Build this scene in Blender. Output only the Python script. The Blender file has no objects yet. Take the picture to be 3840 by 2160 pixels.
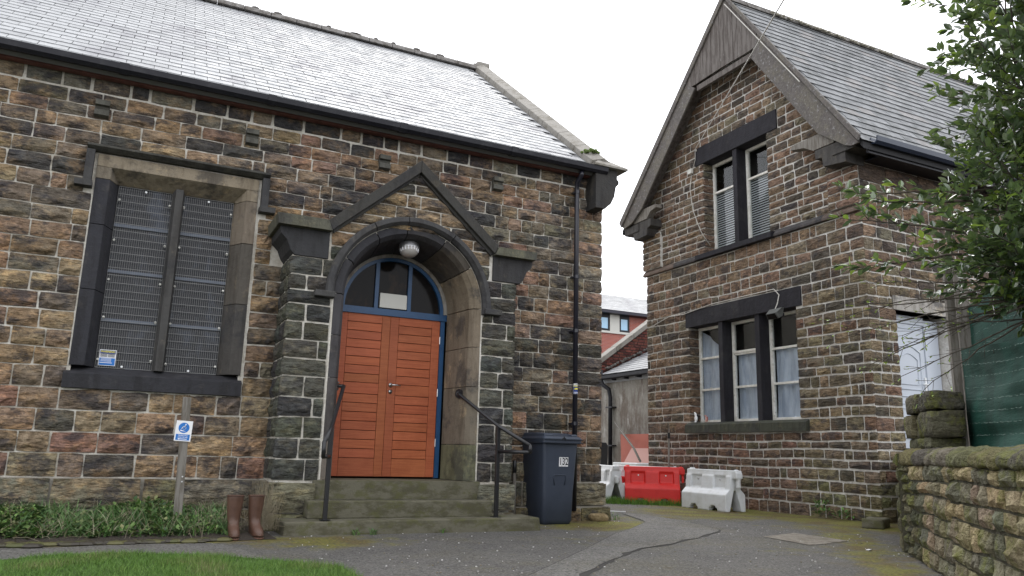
import bpy, math, random
from mathutils import Vector as V, Matrix, noise
from mathutils.geometry import tessellate_polygon
R = random.Random(7)
sc = bpy.context.scene
COL = bpy.context.scene.collection

# ---------------------------------------------------------------- camera, sky, sun, exposure
cd = bpy.data.cameras.new("camera"); cam = bpy.data.objects.new("camera", cd); COL.objects.link(cam)
cd.sensor_width = 36.0; cd.lens = 27.39; cd.clip_start = 0.05; cd.clip_end = 2000
EYE = V((0, 0, 0.9))
def _cam():
    p, r, ah = math.radians(11.933), math.radians(1.556), math.radians(64.063)
    f = V((0, math.cos(p), math.sin(p))); x = V((1, 0, 0)); u = x.cross(f)
    xr = math.cos(r)*x + math.sin(r)*u; ur = -math.sin(r)*x + math.cos(r)*u
    ex = V((math.sin(ah), math.cos(ah), 0)); ey = V((-math.cos(ah), math.sin(ah), 0))
    L = lambda v: V((v.dot(ex), v.dot(ey), v.z))
    a, b, c = L(xr), L(ur), -L(f)
    return Matrix(((a.x, b.x, c.x, EYE.x), (a.y, b.y, c.y, EYE.y), (a.z, b.z, c.z, EYE.z), (0, 0, 0, 1)))
cam.matrix_world = _cam()
sc.camera = cam
SUN_EL, SUN_AZ = math.radians(52), math.radians(25)     # azimuth from +Y towards +X
w = bpy.data.worlds.new("World"); sc.world = w; w.use_nodes = True
nt = w.node_tree; nt.nodes.clear()
out = nt.nodes.new("ShaderNodeOutputWorld"); ad = nt.nodes.new("ShaderNodeAddShader")
sky = nt.nodes.new("ShaderNodeTexSky"); sky.sky_type = 'NISHITA'; sky.sun_disc = False
sky.sun_elevation = SUN_EL; sky.sun_rotation = SUN_AZ
hs = nt.nodes.new("ShaderNodeHueSaturation"); hs.inputs["Saturation"].default_value = 0.25
b1 = nt.nodes.new("ShaderNodeBackground"); b1.inputs["Strength"].default_value = 0.07
b2 = nt.nodes.new("ShaderNodeBackground"); b2.inputs["Color"].default_value = (0.955, 0.965, 1, 1); b2.inputs["Strength"].default_value = 1.12
nt.links.new(sky.outputs[0], hs.inputs["Color"]); nt.links.new(hs.outputs[0], b1.inputs["Color"])
nt.links.new(b1.outputs[0], ad.inputs[0]); nt.links.new(b2.outputs[0], ad.inputs[1]); nt.links.new(ad.outputs[0], out.inputs[0])
sl = bpy.data.lights.new("sun", 'SUN'); sl.energy = 0.9; sl.angle = math.radians(25); sl.color = (1, .97, .93)
so = bpy.data.objects.new("sun", sl); COL.objects.link(so)
sd = V((math.sin(SUN_AZ)*math.cos(SUN_EL), math.cos(SUN_AZ)*math.cos(SUN_EL), math.sin(SUN_EL)))
so.rotation_euler = sd.to_track_quat('Z', 'Y').to_euler(); so.location = (0, 0, 40)
sc.view_settings.view_transform = 'Standard'; sc.view_settings.look = 'None'
sc.view_settings.exposure = 0.62; sc.view_settings.gamma = 1.0; sc.view_settings.use_curve_mapping = False
sc.render.engine = 'CYCLES'; sc.cycles.max_bounces = 6

# ---------------------------------------------------------------- materials
def mat(name, base=(.5, .5, .5), rough=.8, layers=(), bump=(), spec=.35, metal=0., attr=False, local=False, coat=0., rl=None, trans=0.):
    """base colour (or the mesh's own colour attribute), noise layers over it and fine relief (heights in metres)"""
    m = bpy.data.materials.new(name); m.use_nodes = True
    t = m.node_tree; n = t.nodes; L = t.links.new; bs = n["Principled BSDF"]
    g = n.new("ShaderNodeTexCoord") if local else n.new("ShaderNodeNewGeometry")
    pos = g.outputs["Object"] if local else g.outputs["Position"]
    def nz(scale, det=5, off=0., rg=.6):
        mp = n.new("ShaderNodeMapping"); s = scale if isinstance(scale, tuple) else (scale,)*3
        mp.inputs["Scale"].default_value = s; mp.inputs["Location"].default_value = (off, off*1.7, off*.6); L(pos, mp.inputs[0])
        k = n.new("ShaderNodeTexNoise"); k.inputs["Scale"].default_value = 1; k.inputs["Detail"].default_value = det; k.inputs["Roughness"].default_value = rg
        L(mp.outputs[0], k.inputs[0]); return k.outputs[0]
    if attr:
        a = n.new("ShaderNodeAttribute"); a.attribute_name = "Col"; col = a.outputs["Color"]
    else:
        a = n.new("ShaderNodeRGB"); a.outputs[0].default_value = (*base, 1); col = a.outputs[0]
    for i, (s, c, lo, hi, fac, mode) in enumerate(layers):
        mr = n.new("ShaderNodeMapRange"); mr.interpolation_type = 'SMOOTHSTEP'
        mr.inputs[1].default_value = lo; mr.inputs[2].default_value = hi; mr.inputs[3].default_value = 0; mr.inputs[4].default_value = fac
        L(nz(s, 8, 3.1*i+1.3, .7), mr.inputs[0])
        x = n.new("ShaderNodeMix"); x.data_type = 'RGBA'; x.blend_type = mode; L(mr.outputs[0], x.inputs[0]); L(col, x.inputs[6])
        x.inputs[7].default_value = (*c, 1); col = x.outputs[2]
    L(col, bs.inputs["Base Color"])
    bs.inputs["Roughness"].default_value = rough; bs.inputs["Specular IOR Level"].default_value = spec; bs.inputs["Metallic"].default_value = metal
    bs.inputs["Coat Weight"].default_value = coat
    if trans: bs.inputs["Transmission Weight"].default_value = trans
    if rl:
        mr = n.new("ShaderNodeMapRange"); mr.inputs[3].default_value = rl[1]; mr.inputs[4].default_value = rl[2]; mr.inputs[1].default_value = .35; mr.inputs[2].default_value = .65
        L(nz(rl[0], 4, 9.), mr.inputs[0]); L(mr.outputs[0], bs.inputs["Roughness"])
    h = None
    for i, (s, amp) in enumerate(bump):
        mu = n.new("ShaderNodeMath"); mu.operation = 'MULTIPLY'; mu.inputs[1].default_value = amp; L(nz(s, 5, 7.7*i+.5), mu.inputs[0])
        if h is None: h = mu.outputs[0]
        else:
            q = n.new("ShaderNodeMath"); q.operation = 'ADD'; L(h, q.inputs[0]); L(mu.outputs[0], q.inputs[1]); h = q.outputs[0]
    if h is not None:
        b = n.new("ShaderNodeBump"); b.inputs["Strength"].default_value = 1; b.inputs["Distance"].default_value = 1; L(h, b.inputs["Height"]); L(b.outputs[0], bs.inputs["Normal"])
    m["t"] = 1
    return m
def pane(name):
    m = bpy.data.materials.new(name); m.use_nodes = True; t = m.node_tree; t.nodes.clear(); n = t.nodes; L = t.links.new
    o = n.new("ShaderNodeOutputMaterial"); x = n.new("ShaderNodeMixShader"); a = n.new("ShaderNodeBsdfTransparent"); g = n.new("ShaderNodeBsdfGlossy"); lw = n.new("ShaderNodeLayerWeight"); lw.inputs[0].default_value = .5; pw = n.new("ShaderNodeMath"); pw.operation = 'POWER'; pw.inputs[1].default_value = 5; L(lw.outputs["Facing"], pw.inputs[0]); f = n.new("ShaderNodeMath"); f.operation = 'MULTIPLY_ADD'; f.inputs[1].default_value = .9; f.inputs[2].default_value = .035; L(pw.outputs[0], f.inputs[0])
    a.inputs[0].default_value = (.86, .88, .88, 1); g.inputs["Roughness"].default_value = .04
    L(f.outputs[0], x.inputs[0]); L(a.outputs[0], x.inputs[1]); L(g.outputs[0], x.inputs[2]); L(x.outputs[0], o.inputs[0]); return m
DK = (.035, .034, .04)
M = {}
M['stone'] = mat('rock_faced_stone', attr=True, rough=.88, layers=[(.8, (.68, .65, .62), .47, .62, .6, 'MULTIPLY'), (1.7, (.36, .245, .14), .48, .62, .5, 'MIX'), (7, (.5, .45, .4), .4, .6, .6, 'MULTIPLY'), ((5, 5, 16), (.36, .32, .29), .5, .62, .65, 'MULTIPLY'), ((3.2, 3.2, 5), DK, .49, .62, .78, 'MIX'), ((7, 7, 14), (1.8, 1.65, 1.4), .5, .62, .65, 'MULTIPLY'), ((16, 16, 30), (.3, .27, .25), .58, .66, .6, 'MULTIPLY'), ((22, 22, 34), (1.7, 1.65, 1.55), .62, .7, .5, 'MULTIPLY')],  # soot and stain layers; the dark streaks also paint shade into crevices
                 bump=[((6, 6, 20), .085), (14, .04), (40, .01)])
M['stone_porch'] = mat('sooty_rock_faced_stone', attr=True, rough=.88, layers=[(.8, (.68, .65, .62), .47, .62, .6, 'MULTIPLY'), (7, (.5, .45, .4), .4, .6, .6, 'MULTIPLY'), ((5, 5, 16), (.36, .32, .29), .5, .62, .65, 'MULTIPLY'), ((3.2, 3.2, 5), DK, .49, .62, .5, 'MIX'), ((7, 7, 14), (1.8, 1.65, 1.4), .5, .62, .65, 'MULTIPLY'), ((16, 16, 30), (.3, .27, .25), .58, .66, .6, 'MULTIPLY'), ((22, 22, 34), (1.7, 1.65, 1.55), .62, .7, .5, 'MULTIPLY')],  # besides soot, dark streaks put crevice shade into the colour
                 bump=[((6, 6, 20), .085), (14, .04), (40, .01)])
M['stone_house'] = mat('weathered_brown_stone', attr=True, rough=.9, layers=[(.7, (.66, .63, .6), .47, .62, .55, 'MULTIPLY'), (2.0, (.29, .185, .12), .5, .64, .42, 'MIX'), (9, (.5, .45, .4), .4, .6, .6, 'MULTIPLY'), ((6, 6, 26), (.32, .28, .25), .5, .61, .7, 'MULTIPLY'), ((3.4, 3.4, 6), (.045, .04, .042), .49, .62, .75, 'MIX'), ((9, 9, 20), (1.7, 1.6, 1.45), .5, .64, .55, 'MULTIPLY'), ((20, 20, 44), (.3, .28, .26), .57, .66, .7, 'MULTIPLY')],  # weathering, plus dark bedding streaks that imitate shade in crevices
                       bump=[((8, 8, 34), .06), (18, .03), (50, .01)])
M['stone_moss'] = mat('mossy_garden_stone', attr=True, rough=.92, layers=[(8, (.5, .46, .4), .38, .6, .65, 'MULTIPLY'), (24, (.45, .42, .36), .45, .6, .5, 'MULTIPLY'), (4.2, (.13, .14, .025), .5, .64, .7, 'MIX'), (50, (1.7, 1.7, 1.5), .58, .7, .7, 'MULTIPLY')],
                      bump=[((10, 10, 26), .05), (24, .03), (80, .008)])
M['ashlar'] = mat('sooty_dressed_stone', attr=True, rough=.82, layers=[(2.3, (.03, .03, .034), .5, .62, .6, 'MIX'), ((9, 9, 1.6), (.5, .47, .44), .45, .62, .6, 'MULTIPLY'), ((5, 5, 4), (2.3, 2.1, 1.7), .56, .68, .55, 'MULTIPLY'), (40, (2.6, 2.4, 2.0), .63, .7, .6, 'MULTIPLY')], bump=[(7, .012), (16, .008), (60, .003)])
M['mortar'] = mat('pale_lime_mortar', (.62, .595, .54), .95, [(2, (.6, .56, .5), .45, .65, .7, 'MULTIPLY'), (20, (.75, .72, .68), .42, .6, .6, 'MULTIPLY')], [(30, .012)])
M['mortar_dark'] = mat('grimy_mortar', (.27, .25, .215), .95, [(3, (.5, .48, .42), .4, .65, .7, 'MULTIPLY')], [(30, .012)])
M['mortar_house'] = mat('grey_ribbon_pointing', (.62, .605, .57), .95, [(2.5, (.6, .57, .52), .42, .65, .8, 'MULTIPLY'), (25, (.75, .72, .7), .42, .6, .6, 'MULTIPLY')], [(30, .01)])
M['mortar_moss'] = mat('earthy_joint', (.07, .065, .045), .97, [(5, (.09, .1, .02), .5, .65, .6, 'MIX')], [(30, .02)])
M['slate'] = mat('grey_slate', attr=True, rough=.55, spec=.25, layers=[(1.1, (.62, .6, .64), .5, .66, .7, 'MULTIPLY'), (14, (.8, .8, .8), .4, .6, .5, 'MULTIPLY')], bump=[(14, .003), ((3, 30, 30), .002)], rl=(5, .45, .7))
M['slate_house'] = mat('blue_grey_slate', attr=True, rough=.6, spec=.3, layers=[(2, (.62, .64, .62), .48, .62, .7, 'MULTIPLY'), (22, (.8, .8, .8), .4, .6, .5, 'MULTIPLY'), (6, (.3, .31, .25), .62, .72, .5, 'MIX')], bump=[(14, .004), (50, .002)], rl=(6, .4, .65))
M['under_pale'] = mat('pale_roof_bed', (.16, .16, .165), .9)
M['under'] = mat('roof_underlay', (.03, .03, .032), .9)
M['lead'] = mat('ridge_stone', (.2, .19, .18), .85, [(9, (.45, .42, .38), .42, .6, .8, 'MULTIPLY'), (6, (.42, .4, .36), .6, .7, .6, 'MIX')], [(20, .015)])
M['coping'] = mat('grey_coping_stone', (.27, .255, .23), .85, [(4, (.5, .47, .4), .45, .65, .7, 'MULTIPLY'), (9, (.16, .2, .05), .66, .74, .7, 'MIX')], [(14, .01), (50, .004)])
M['gutter'] = mat('black_gutter', (.012, .012, .017), .45, spec=.3, layers=[(5, (.04, .04, .045), .5, .7, .6, 'MIX')], bump=[(8, .001)])
M['pipe'] = mat('black_pipe_paint', (.014, .014, .022), .28, spec=.5)
M['fascia'] = mat('dark_red_paint', (.17, .07, .06), .6, [(6, (.5, .5, .5), .4, .6, .6, 'MULTIPLY')])
M['blue'] = mat('blue_gloss_paint', (.012, .06, .15), .4, [(12, (.6, .6, .65), .45, .7, .5, 'MULTIPLY')], spec=.45)
M['door'] = mat('orange_stained_wood', (.40, .105, .04), .55, attr=True, layers=[(1.3, (.8, .74, .7), .45, .65, .8, 'MULTIPLY'), ((2.5, 2.5, 45), (.62, .5, .45), .42, .62, .5, 'MULTIPLY'), ((30, 30, 30), (.7, .6, .55), .6, .7, .6, 'MULTIPLY')], bump=[((4, 4, 80), .0015)], spec=.3)
M['door_gap'] = mat('door_shadow_gap', (.07, .016, .008), .8)
M['steel'] = mat('brushed_steel', (.55, .55, .56), .3, metal=1.)
M['chrome'] = mat('dull_aluminium', (.6, .6, .62), .34, metal=.9)
M['glass'] = mat('dark_window_glass', (.009, .008, .008), .1, [((3, 1, 2), (.035, .022, .014), .52, .66, .7, 'MIX')], spec=.1)
M['glass_hall'] = mat('window_glass_painted_sky', (.008, .009, .013), .1, [((2.5, 1, 1.1), (.05, .062, .09), .52, .66, .8, 'MIX')], spec=.25)  # bluish patches in the colour imitate a reflection of the sky
M['pane'] = pane('thin_window_pane')
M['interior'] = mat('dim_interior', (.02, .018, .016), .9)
M['iron'] = mat('black_rail_paint', (.014, .014, .016), .35, spec=.5)
M['wire'] = mat('galvanised_wire', (.24, .24, .235), .6, metal=.0)
M['white'] = mat('white_plastic', (.78, .79, .8), .4)
M['upvc'] = mat('white_door_plastic', (.45, .49, .55), .3, spec=.5)
M['white_wood'] = mat('peeling_white_paint', (.78, .77, .73), .7, [(30, (.22, .2, .18), .6, .68, .9, 'MIX'), (7, (.7, .68, .62), .4, .6, .6, 'MULTIPLY')], [(40, .002)])
M['curtain'] = mat('pale_blue_cloth', (.7, .75, .88), .9, [((9, 9, 2), (.65, .68, .75), .4, .62, .8, 'MULTIPLY')], [((16, 16, 3), .03)])
M['blind'] = mat('grey_blind_slat', (.5, .51, .53), .5)
M['plaster'] = mat('stained_render', (.28, .265, .24), .92, [((2.5, 2.5, .9), (.5, .42, .38), .42, .62, .85, 'MULTIPLY'), ((6, 6, 1.5), (.55, .54, .52), .55, .7, .6, 'MIX'), (12, (.75, .73, .7), .4, .6, .5, 'MULTIPLY')], [(10, .01)])
M['brick'] = mat('red_brick', attr=True, rough=.9, layers=[(12, (.6, .55, .55), .4, .6, .6, 'MULTIPLY')], bump=[(30, .006)])
M['old_wood'] = mat('weathered_boards', (.14, .125, .115), .85, [((14, 14, 2.2), (.5, .46, .44), .42, .58, .8, 'MULTIPLY'), ((22, 22, 3), (.33, .32, .31), .63, .69, .8, 'MIX')], [((40, 40, 4), .006)])
M['barge'] = mat('peeling_barge_paint', (.125, .112, .104), .82, [(3, (.15, .135, .11), .45, .6, .8, 'MIX'), ((7, 16, 16), (.3, .3, .3), .585, .63, .75, 'MIX'), ((30, 30, 30), (.5, .5, .5), .4, .6, .6, 'MULTIPLY')], [(24, .008)])
M['grey_wood'] = mat('grey_timber', (.2, .185, .165), .85, [((30, 30, 3), (.5, .47, .42), .42, .6, .8, 'MULTIPLY')], [((40, 40, 5), .006)])
M['bin'] = mat('slate_blue_plastic', (.038, .048, .07), .48, [(5, (.75, .75, .78), .4, .65, .6, 'MULTIPLY'), (60, (1.5, 1.5, 1.5), .62, .7, .4, 'MULTIPLY')], [(160, .0008)], spec=.4, local=True)
M['rubber'] = mat('black_rubber', (.02, .02, .021), .7)
M['tyre'] = mat('grey_tyre', (.06, .062, .068), .6)
M['boot'] = mat('brown_rubber', (.095, .05, .034), .42, [(14, (.72, .7, .7), .42, .62, .6, 'MULTIPLY'), (5, (.14, .09, .06), .6, .72, .5, 'MIX')], [(40, .002)], spec=.4, local=True)
M['sole'] = mat('worn_boot_sole', (.12, .06, .04), .7)
M['red'] = mat('red_moulded_plastic', (.66, .03, .026), .38, [(6, (.85, .7, .7), .42, .65, .5, 'MULTIPLY'), (20, (.3, .06, .05), .66, .74, .5, 'MIX')], [(30, .002)], local=True)
M['wplast'] = mat('scuffed_white_plastic', (.62, .64, .66), .42, [(5, (.82, .8, .76), .42, .65, .7, 'MULTIPLY'), (24, (.4, .39, .36), .66, .76, .5, 'MIX')], [(30, .002)], local=True)
M['netting'] = mat('green_woven_netting', (.006, .052, .037), .7, [((3, 3, 1.2), (.45, .5, .5), .42, .62, .7, 'MULTIPLY'), ((120, 120, 90), (1.6, 1.5, 1.4), .5, .6, .5, 'MULTIPLY')], [((4, 4, 30), .006), ((150, 150, 150), .002)])
M['stitch'] = mat('pale_stitching', (.2, .27, .24), .8, [((30, 30, 30), (.03, .1, .08), .5, .55, .9, 'MIX')])
M['bark'] = mat('grey_brown_bark', (.07, .058, .045), .9, [(30, (.5, .5, .45), .4, .6, .7, 'MULTIPLY')], [(60, .006)])
M['leaf'] = mat('glossy_laurel_leaf', attr=True, rough=.3, spec=.6, layers=[(3, (.7, .75, .7), .4, .62, .7, 'MULTIPLY')])
def leafmat():
    m = mat('glossy_laurel_leaf', attr=True, rough=.2, spec=1.0, coat=.6, layers=[(3, (.75, .8, .75), .4, .62, .7, 'MULTIPLY')]); t = m.node_tree; n = t.nodes; L = t.links.new
    o = [x for x in n if x.type == 'OUTPUT_MATERIAL'][0]; b = n["Principled BSDF"]; tr = n.new("ShaderNodeBsdfTranslucent"); mx = n.new("ShaderNodeMixShader"); mx.inputs[0].default_value = .26
    g = n.new("ShaderNodeMix"); g.data_type = 'RGBA'; g.blend_type = 'MULTIPLY'; g.inputs[0].default_value = 1; g.inputs[7].default_value = (2.3, 2.1, 1.5, 1)
    L(b.inputs["Base Color"].links[0].from_socket, g.inputs[6]); L(g.outputs[2], tr.inputs[0]); L(b.outputs[0], mx.inputs[1]); L(tr.outputs[0], mx.inputs[2]); L(mx.outputs[0], o.inputs[0]); return m
M['leaf'] = leafmat()
M['plant'] = mat('low_green_leaf', attr=True, rough=.55, spec=.4)
M['grass'] = mat('lawn_blade', attr=True, rough=.6, spec=.3)
M['soil'] = mat('dark_soil', (.045, .036, .028), .95, [(9, (.1, .085, .03), .55, .68, .7, 'MIX')], [(20, .04), (70, .015)])
M['turf'] = mat('turf_base', (.045, .085, .016), .95, [(8, (.6, .6, .5), .4, .6, .7, 'MULTIPLY')], [(40, .02)])
M['path'] = mat('worn_tarmac_path', (.135, .128, .118), .92, [(3, (.75, .73, .7), .42, .62, .7, 'MULTIPLY'), (70, (1.8, 1.75, 1.7), .64, .72, .8, 'MULTIPLY'), (2, (.11, .1, .03), .6, .75, .6, 'MIX')], [(70, .006)])
M['patch'] = mat('rough_concrete_patch', (.22, .2, .17), .95, [(9, (.6, .56, .5), .42, .6, .8, 'MULTIPLY'), (3, (.1, .1, .05), .55, .7, .6, 'MIX')], [(30, .02), (90, .006)])
M['tar'] = mat('tar_joint', (.035, .033, .03), .9)
M['step'] = mat('green_stained_step', (.125, .117, .085), .9, [((4, 4, 9), (.5, .5, .38), .42, .6, .8, 'MULTIPLY'), ((5, 5, 8), (.085, .085, .035), .5, .62, .75, 'MIX'), (50, (1.5, 1.5, 1.4), .62, .72, .6, 'MULTIPLY')], [(12, .008), (60, .004)])
M['pinkboard'] = mat('faded_red_board', (.4, .115, .08), .6, [(3, (.8, .75, .75), .4, .65, .6, 'MULTIPLY')])
M['pinkpale'] = mat('pale_pink_board', (.5, .26, .22), .5)
M['yellow'] = mat('yellow_print', (.75, .66, .06), .5)
M['blueprint'] = mat('blue_print', (.01, .15, .5), .4)
M['bluedark'] = mat('dark_blue_print', (.015, .04, .2), .4)
M['paper'] = mat('white_sticker', (.75, .75, .76), .45)
M['black'] = mat('black_print', (.012, .012, .014), .5)
M['panel'] = mat('pale_panel', (.55, .54, .5), .6)
M['window_sky'] = mat('far_glass_painted_sky', (.3, .52, .72), .12, spec=.8)  # blue base colour stands in for sky reflected in the panes
M['rock'] = mat('loose_sandstone', (.3, .23, .13), .9, [(9, (.5, .46, .38), .42, .6, .8, 'MULTIPLY')], [(14, .02), (50, .008)])
M['moss'] = mat('moss_tuft', (.12, .17, .05), .95, [], [(60, .02)])
M['cable'] = mat('pale_cable', (.5, .48, .44), .6)
# asphalt with moss where the ground's own attribute says
def asphalt(name='mossy_asphalt', c1=(.115, .108, .10), c2=(.082, .078, .074), grit=.16):
    m = bpy.data.materials.new(name); m.use_nodes = True; t = m.node_tree; n = t.nodes; L = t.links.new; bs = n["Principled BSDF"]
    g = n.new("ShaderNodeNewGeometry")
    def nz(s, d=6, rg=.6):
        k = n.new("ShaderNodeTexNoise"); k.inputs["Scale"].default_value = s; k.inputs["Detail"].default_value = d; k.inputs["Roughness"].default_value = rg; L(g.outputs["Position"], k.inputs[0]); return k.outputs[0]
    def rng(x, a, b, c, d):
        r = n.new("ShaderNodeMapRange"); r.interpolation_type = 'SMOOTHSTEP'; L(x, r.inputs[0])
        for i, q in enumerate((a, b, c, d)): r.inputs[i+1].default_value = q
        return r.outputs[0]
    def mix(f, a, b, mode='MIX'):
        x = n.new("ShaderNodeMix"); x.data_type = 'RGBA'; x.blend_type = mode; L(f, x.inputs[0])
        for q, i in ((a, 6), (b, 7)):
            if isinstance(q, tuple): x.inputs[i].default_value = (*q, 1)
            else: L(q, x.inputs[i])
        return x.outputs[2]
    def math_(op, a, b):
        x = n.new("ShaderNodeMath"); x.operation = op
        for q, i in ((a, 0), (b, 1)):
            if isinstance(q, float): x.inputs[i].default_value = q
            else: L(q, x.inputs[i])
        return x.outputs[0]
    c = mix(rng(nz(1.3), .35, .65, 0, 1), c1, c2)
    c = mix(rng(nz(.8), .5, .66, 0, .55), c, (.11, .098, .062)); c = mix(rng(nz(2.3), .57, .66, 0, .5), c, (.055, .052, .048))
    vo = n.new("ShaderNodeTexVoronoi"); vo.inputs["Scale"].default_value = 75; L(g.outputs["Position"], vo.inputs[0])
    sep = n.new("ShaderNodeSeparateColor"); L(vo.outputs["Color"], sep.inputs[0])
    c = mix(rng(sep.outputs[0], .3, .9, 0, .8), c, (grit, grit*.97, grit*.91))
    c = mix(rng(sep.outputs[1], .75, .8, 0, .7), c, (.04, .04, .038))
    v2 = n.new("ShaderNodeTexVoronoi"); v2.inputs["Scale"].default_value = 9; L(g.outputs["Position"], v2.inputs[0])
    c = mix(rng(v2.outputs["Distance"], .07, .04, 0, .9), c, (.45, .44, .42))
    at = n.new("ShaderNodeAttribute"); at.attribute_name = "Col"
    s2 = n.new("ShaderNodeSeparateColor"); L(at.outputs["Color"], s2.inputs[0])
    mm = math_('ADD', s2.outputs[0], math_('MULTIPLY', math_('SUBTRACT', nz(3.5, 9, .7), .5), 1.6))
    mossc = mix(rng(nz(2), .42, .6, 0, 1), (.19, .18, .03), (.14, .10, .035))
    mossc = mix(rng(nz(30), .42, .6, 0, .7), mossc, (.05, .05, .02))
    c = mix(rng(mm, .25, .72, 0, .9), c, mossc)
    L(c, bs.inputs["Base Color"]); bs.inputs["Roughness"].default_value = .9; bs.inputs["Specular IOR Level"].default_value = .3
    h = math_('ADD', math_('MULTIPLY', nz(70, 4), .012), math_('MULTIPLY', vo.outputs["Distance"], .006))
    h = math_('ADD', h, math_('MULTIPLY', nz(5, 4), .02))
    b = n.new("ShaderNodeBump"); b.inputs["Strength"].default_value = 1; b.inputs["Distance"].default_value = 1; L(h, b.inputs["Height"]); L(b.outputs[0], bs.inputs["Normal"])
    return m
M['asphalt'] = asphalt()
M['path'] = asphalt('worn_tarmac', (.15, .143, .132), (.115, .11, .103), .19)

# ---------------------------------------------------------------- mesh helpers
class MB:
    def __init__(s): s.v = []; s.f = []; s.c = []
    def add(s, vs, fs, col=(.5, .5, .5)):
        b = len(s.v); s.v += [tuple(p) for p in vs]; s.f += [tuple(b+i for i in f) for f in fs]; s.c += [col]*len(vs); return s
    def box(s, a, b, col=(.5, .5, .5)):
        x0, y0, z0 = a; x1, y1, z1 = b
        return s.add([(x0, y0, z0), (x1, y0, z0), (x1, y1, z0), (x0, y1, z0), (x0, y0, z1), (x1, y0, z1), (x1, y1, z1), (x0, y1, z1)],
                     [(0, 3, 2, 1), (4, 5, 6, 7), (0, 1, 5, 4), (1, 2, 6, 5), (2, 3, 7, 6), (3, 0, 4, 7)], col)
    def ext(s, poly, P, a, b, col=(.5, .5, .5)):
        """prism: outline poly [(u,v)] swept from a to b; P(u,v,w) gives the point"""
        n = len(poly); vs = [P(u, v, a) for u, v in poly] + [P(u, v, b) for u, v in poly]
        tri = tessellate_polygon([[V((u, v, 0)) for u, v in poly]])
        fs = [tuple(t) for t in tri] + [tuple(n+i for i in reversed(t)) for t in tri]
        fs += [(i, (i+1) % n, n+(i+1) % n, n+i) for i in range(n)]
        return s.add(vs, fs, col)
    def tube(s, pts, r, n=10, col=(.5, .5, .5), cap=True, r1=None):
        pts = [V(p) for p in pts]; m = len(pts); vs = []; fs = []
        prev = None
        for i, p in enumerate(pts):
            d = (pts[min(i+1, m-1)] - pts[max(i-1, 0)]).normalized()
            if prev is None: a = d.orthogonal().normalized()
            else: a = (prev - d*prev.dot(d)).normalized()
            prev = a; b = d.cross(a)
            rr = r if r1 is None else r + (r1-r)*i/max(1, m-1)
            for k in range(n):
                t = 2*math.pi*k/n; vs.append(p + a*math.cos(t)*rr + b*math.sin(t)*rr)
        for i in range(m-1):
            for k in range(n):
                fs.append((i*n+k, i*n+(k+1) % n, (i+1)*n+(k+1) % n, (i+1)*n+k))
        if cap: fs.append(tuple(range(n))[::-1]); fs.append(tuple((m-1)*n+k for k in range(n)))
        return s.add(vs, fs, col)
    def ell(s, c, r, nu=14, nv=9, col=(.5, .5, .5)):
        vs = []; fs = []
        for j in range(nv+1):
            th = math.pi*j/nv
            for i in range(nu):
                ph = 2*math.pi*i/nu; vs.append((c[0]+r[0]*math.sin(th)*math.cos(ph), c[1]+r[1]*math.sin(th)*math.sin(ph), c[2]+r[2]*math.cos(th)))
        for j in range(nv):
            for i in range(nu): fs.append((j*nu+i, (j+1)*nu+i, (j+1)*nu+(i+1) % nu, j*nu+(i+1) % nu))
        return s.add(vs, fs, col)
    def loft(s, rings, closed=False, col=(.5, .5, .5), caps=(True, True)):
        n = len(rings[0]); vs = [p for r in rings for p in r]; fs = []
        for i in range(len(rings)-1):
            for k in range(n): fs.append((i*n+k, i*n+(k+1) % n, (i+1)*n+(k+1) % n, (i+1)*n+k))
        if caps[0]: fs.append(tuple(range(n))[::-1])
        if caps[1]: fs.append(tuple((len(rings)-1)*n+k for k in range(n)))
        return s.add(vs, fs, col)
    def mesh(s, name, m, smooth=False):
        me = bpy.data.meshes.new(name); me.from_pydata(s.v, [], s.f); me.update()
        at = me.color_attributes.new("Col", 'FLOAT_COLOR', 'POINT')
        buf = []
        for c in s.c: buf += (c[0], c[1], c[2], 1.0)
        at.data.foreach_set("color", buf)
        if smooth: me.polygons.foreach_set("use_smooth", [True]*len(me.polygons))
        if m: me.materials.append(m)
        return me
    def build(s, name, m, parent=None, smooth=False, bev=0, remesh=0, kind=None, solid=0, recalc=True):
        me = s.mesh(name, M[m] if isinstance(m, str) else m, smooth)
        if recalc and len(me.polygons) < 60000:
            import bmesh
            bm = bmesh.new(); bm.from_mesh(me); bmesh.ops.recalc_face_normals(bm, faces=bm.faces); bm.to_mesh(me); bm.free()
        o = link(name, me, parent)
        if remesh:
            md = o.modifiers.new("r", 'REMESH'); md.mode = 'VOXEL'; md.voxel_size = remesh; md.use_smooth_shade = True
            md = o.modifiers.new("s", 'SMOOTH'); md.iterations = 3; md.factor = .5
        if solid:
            md = o.modifiers.new("s", 'SOLIDIFY'); md.thickness = solid
        if bev:
            md = o.modifiers.new("b", 'BEVEL'); md.width = bev; md.segments = 2; md.limit_method = 'ANGLE'; md.angle_limit = math.radians(40)
        if kind: o['kind'] = kind
        return o
ROUGH = []
def rough(o, s=.03, size=.12, lv=3):
    if not ROUGH:
        for z in (.12, .04): tx = bpy.data.textures.new('rock_noise', 'CLOUDS'); tx.noise_scale = z; tx.noise_depth = 3; ROUGH.append(tx)
    o.modifiers.clear()
    md = o.modifiers.new('ss', 'SUBSURF'); md.subdivision_type = 'SIMPLE'; md.levels = md.render_levels = lv
    md = o.modifiers.new('sm', 'SMOOTH'); md.iterations = 2; md.factor = .5
    for tx, k in zip(ROUGH, (1, .35)): md = o.modifiers.new('d', 'DISPLACE'); md.texture = tx; md.texture_coords = 'GLOBAL'; md.strength = s*k; md.mid_level = .5
    return o
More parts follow.
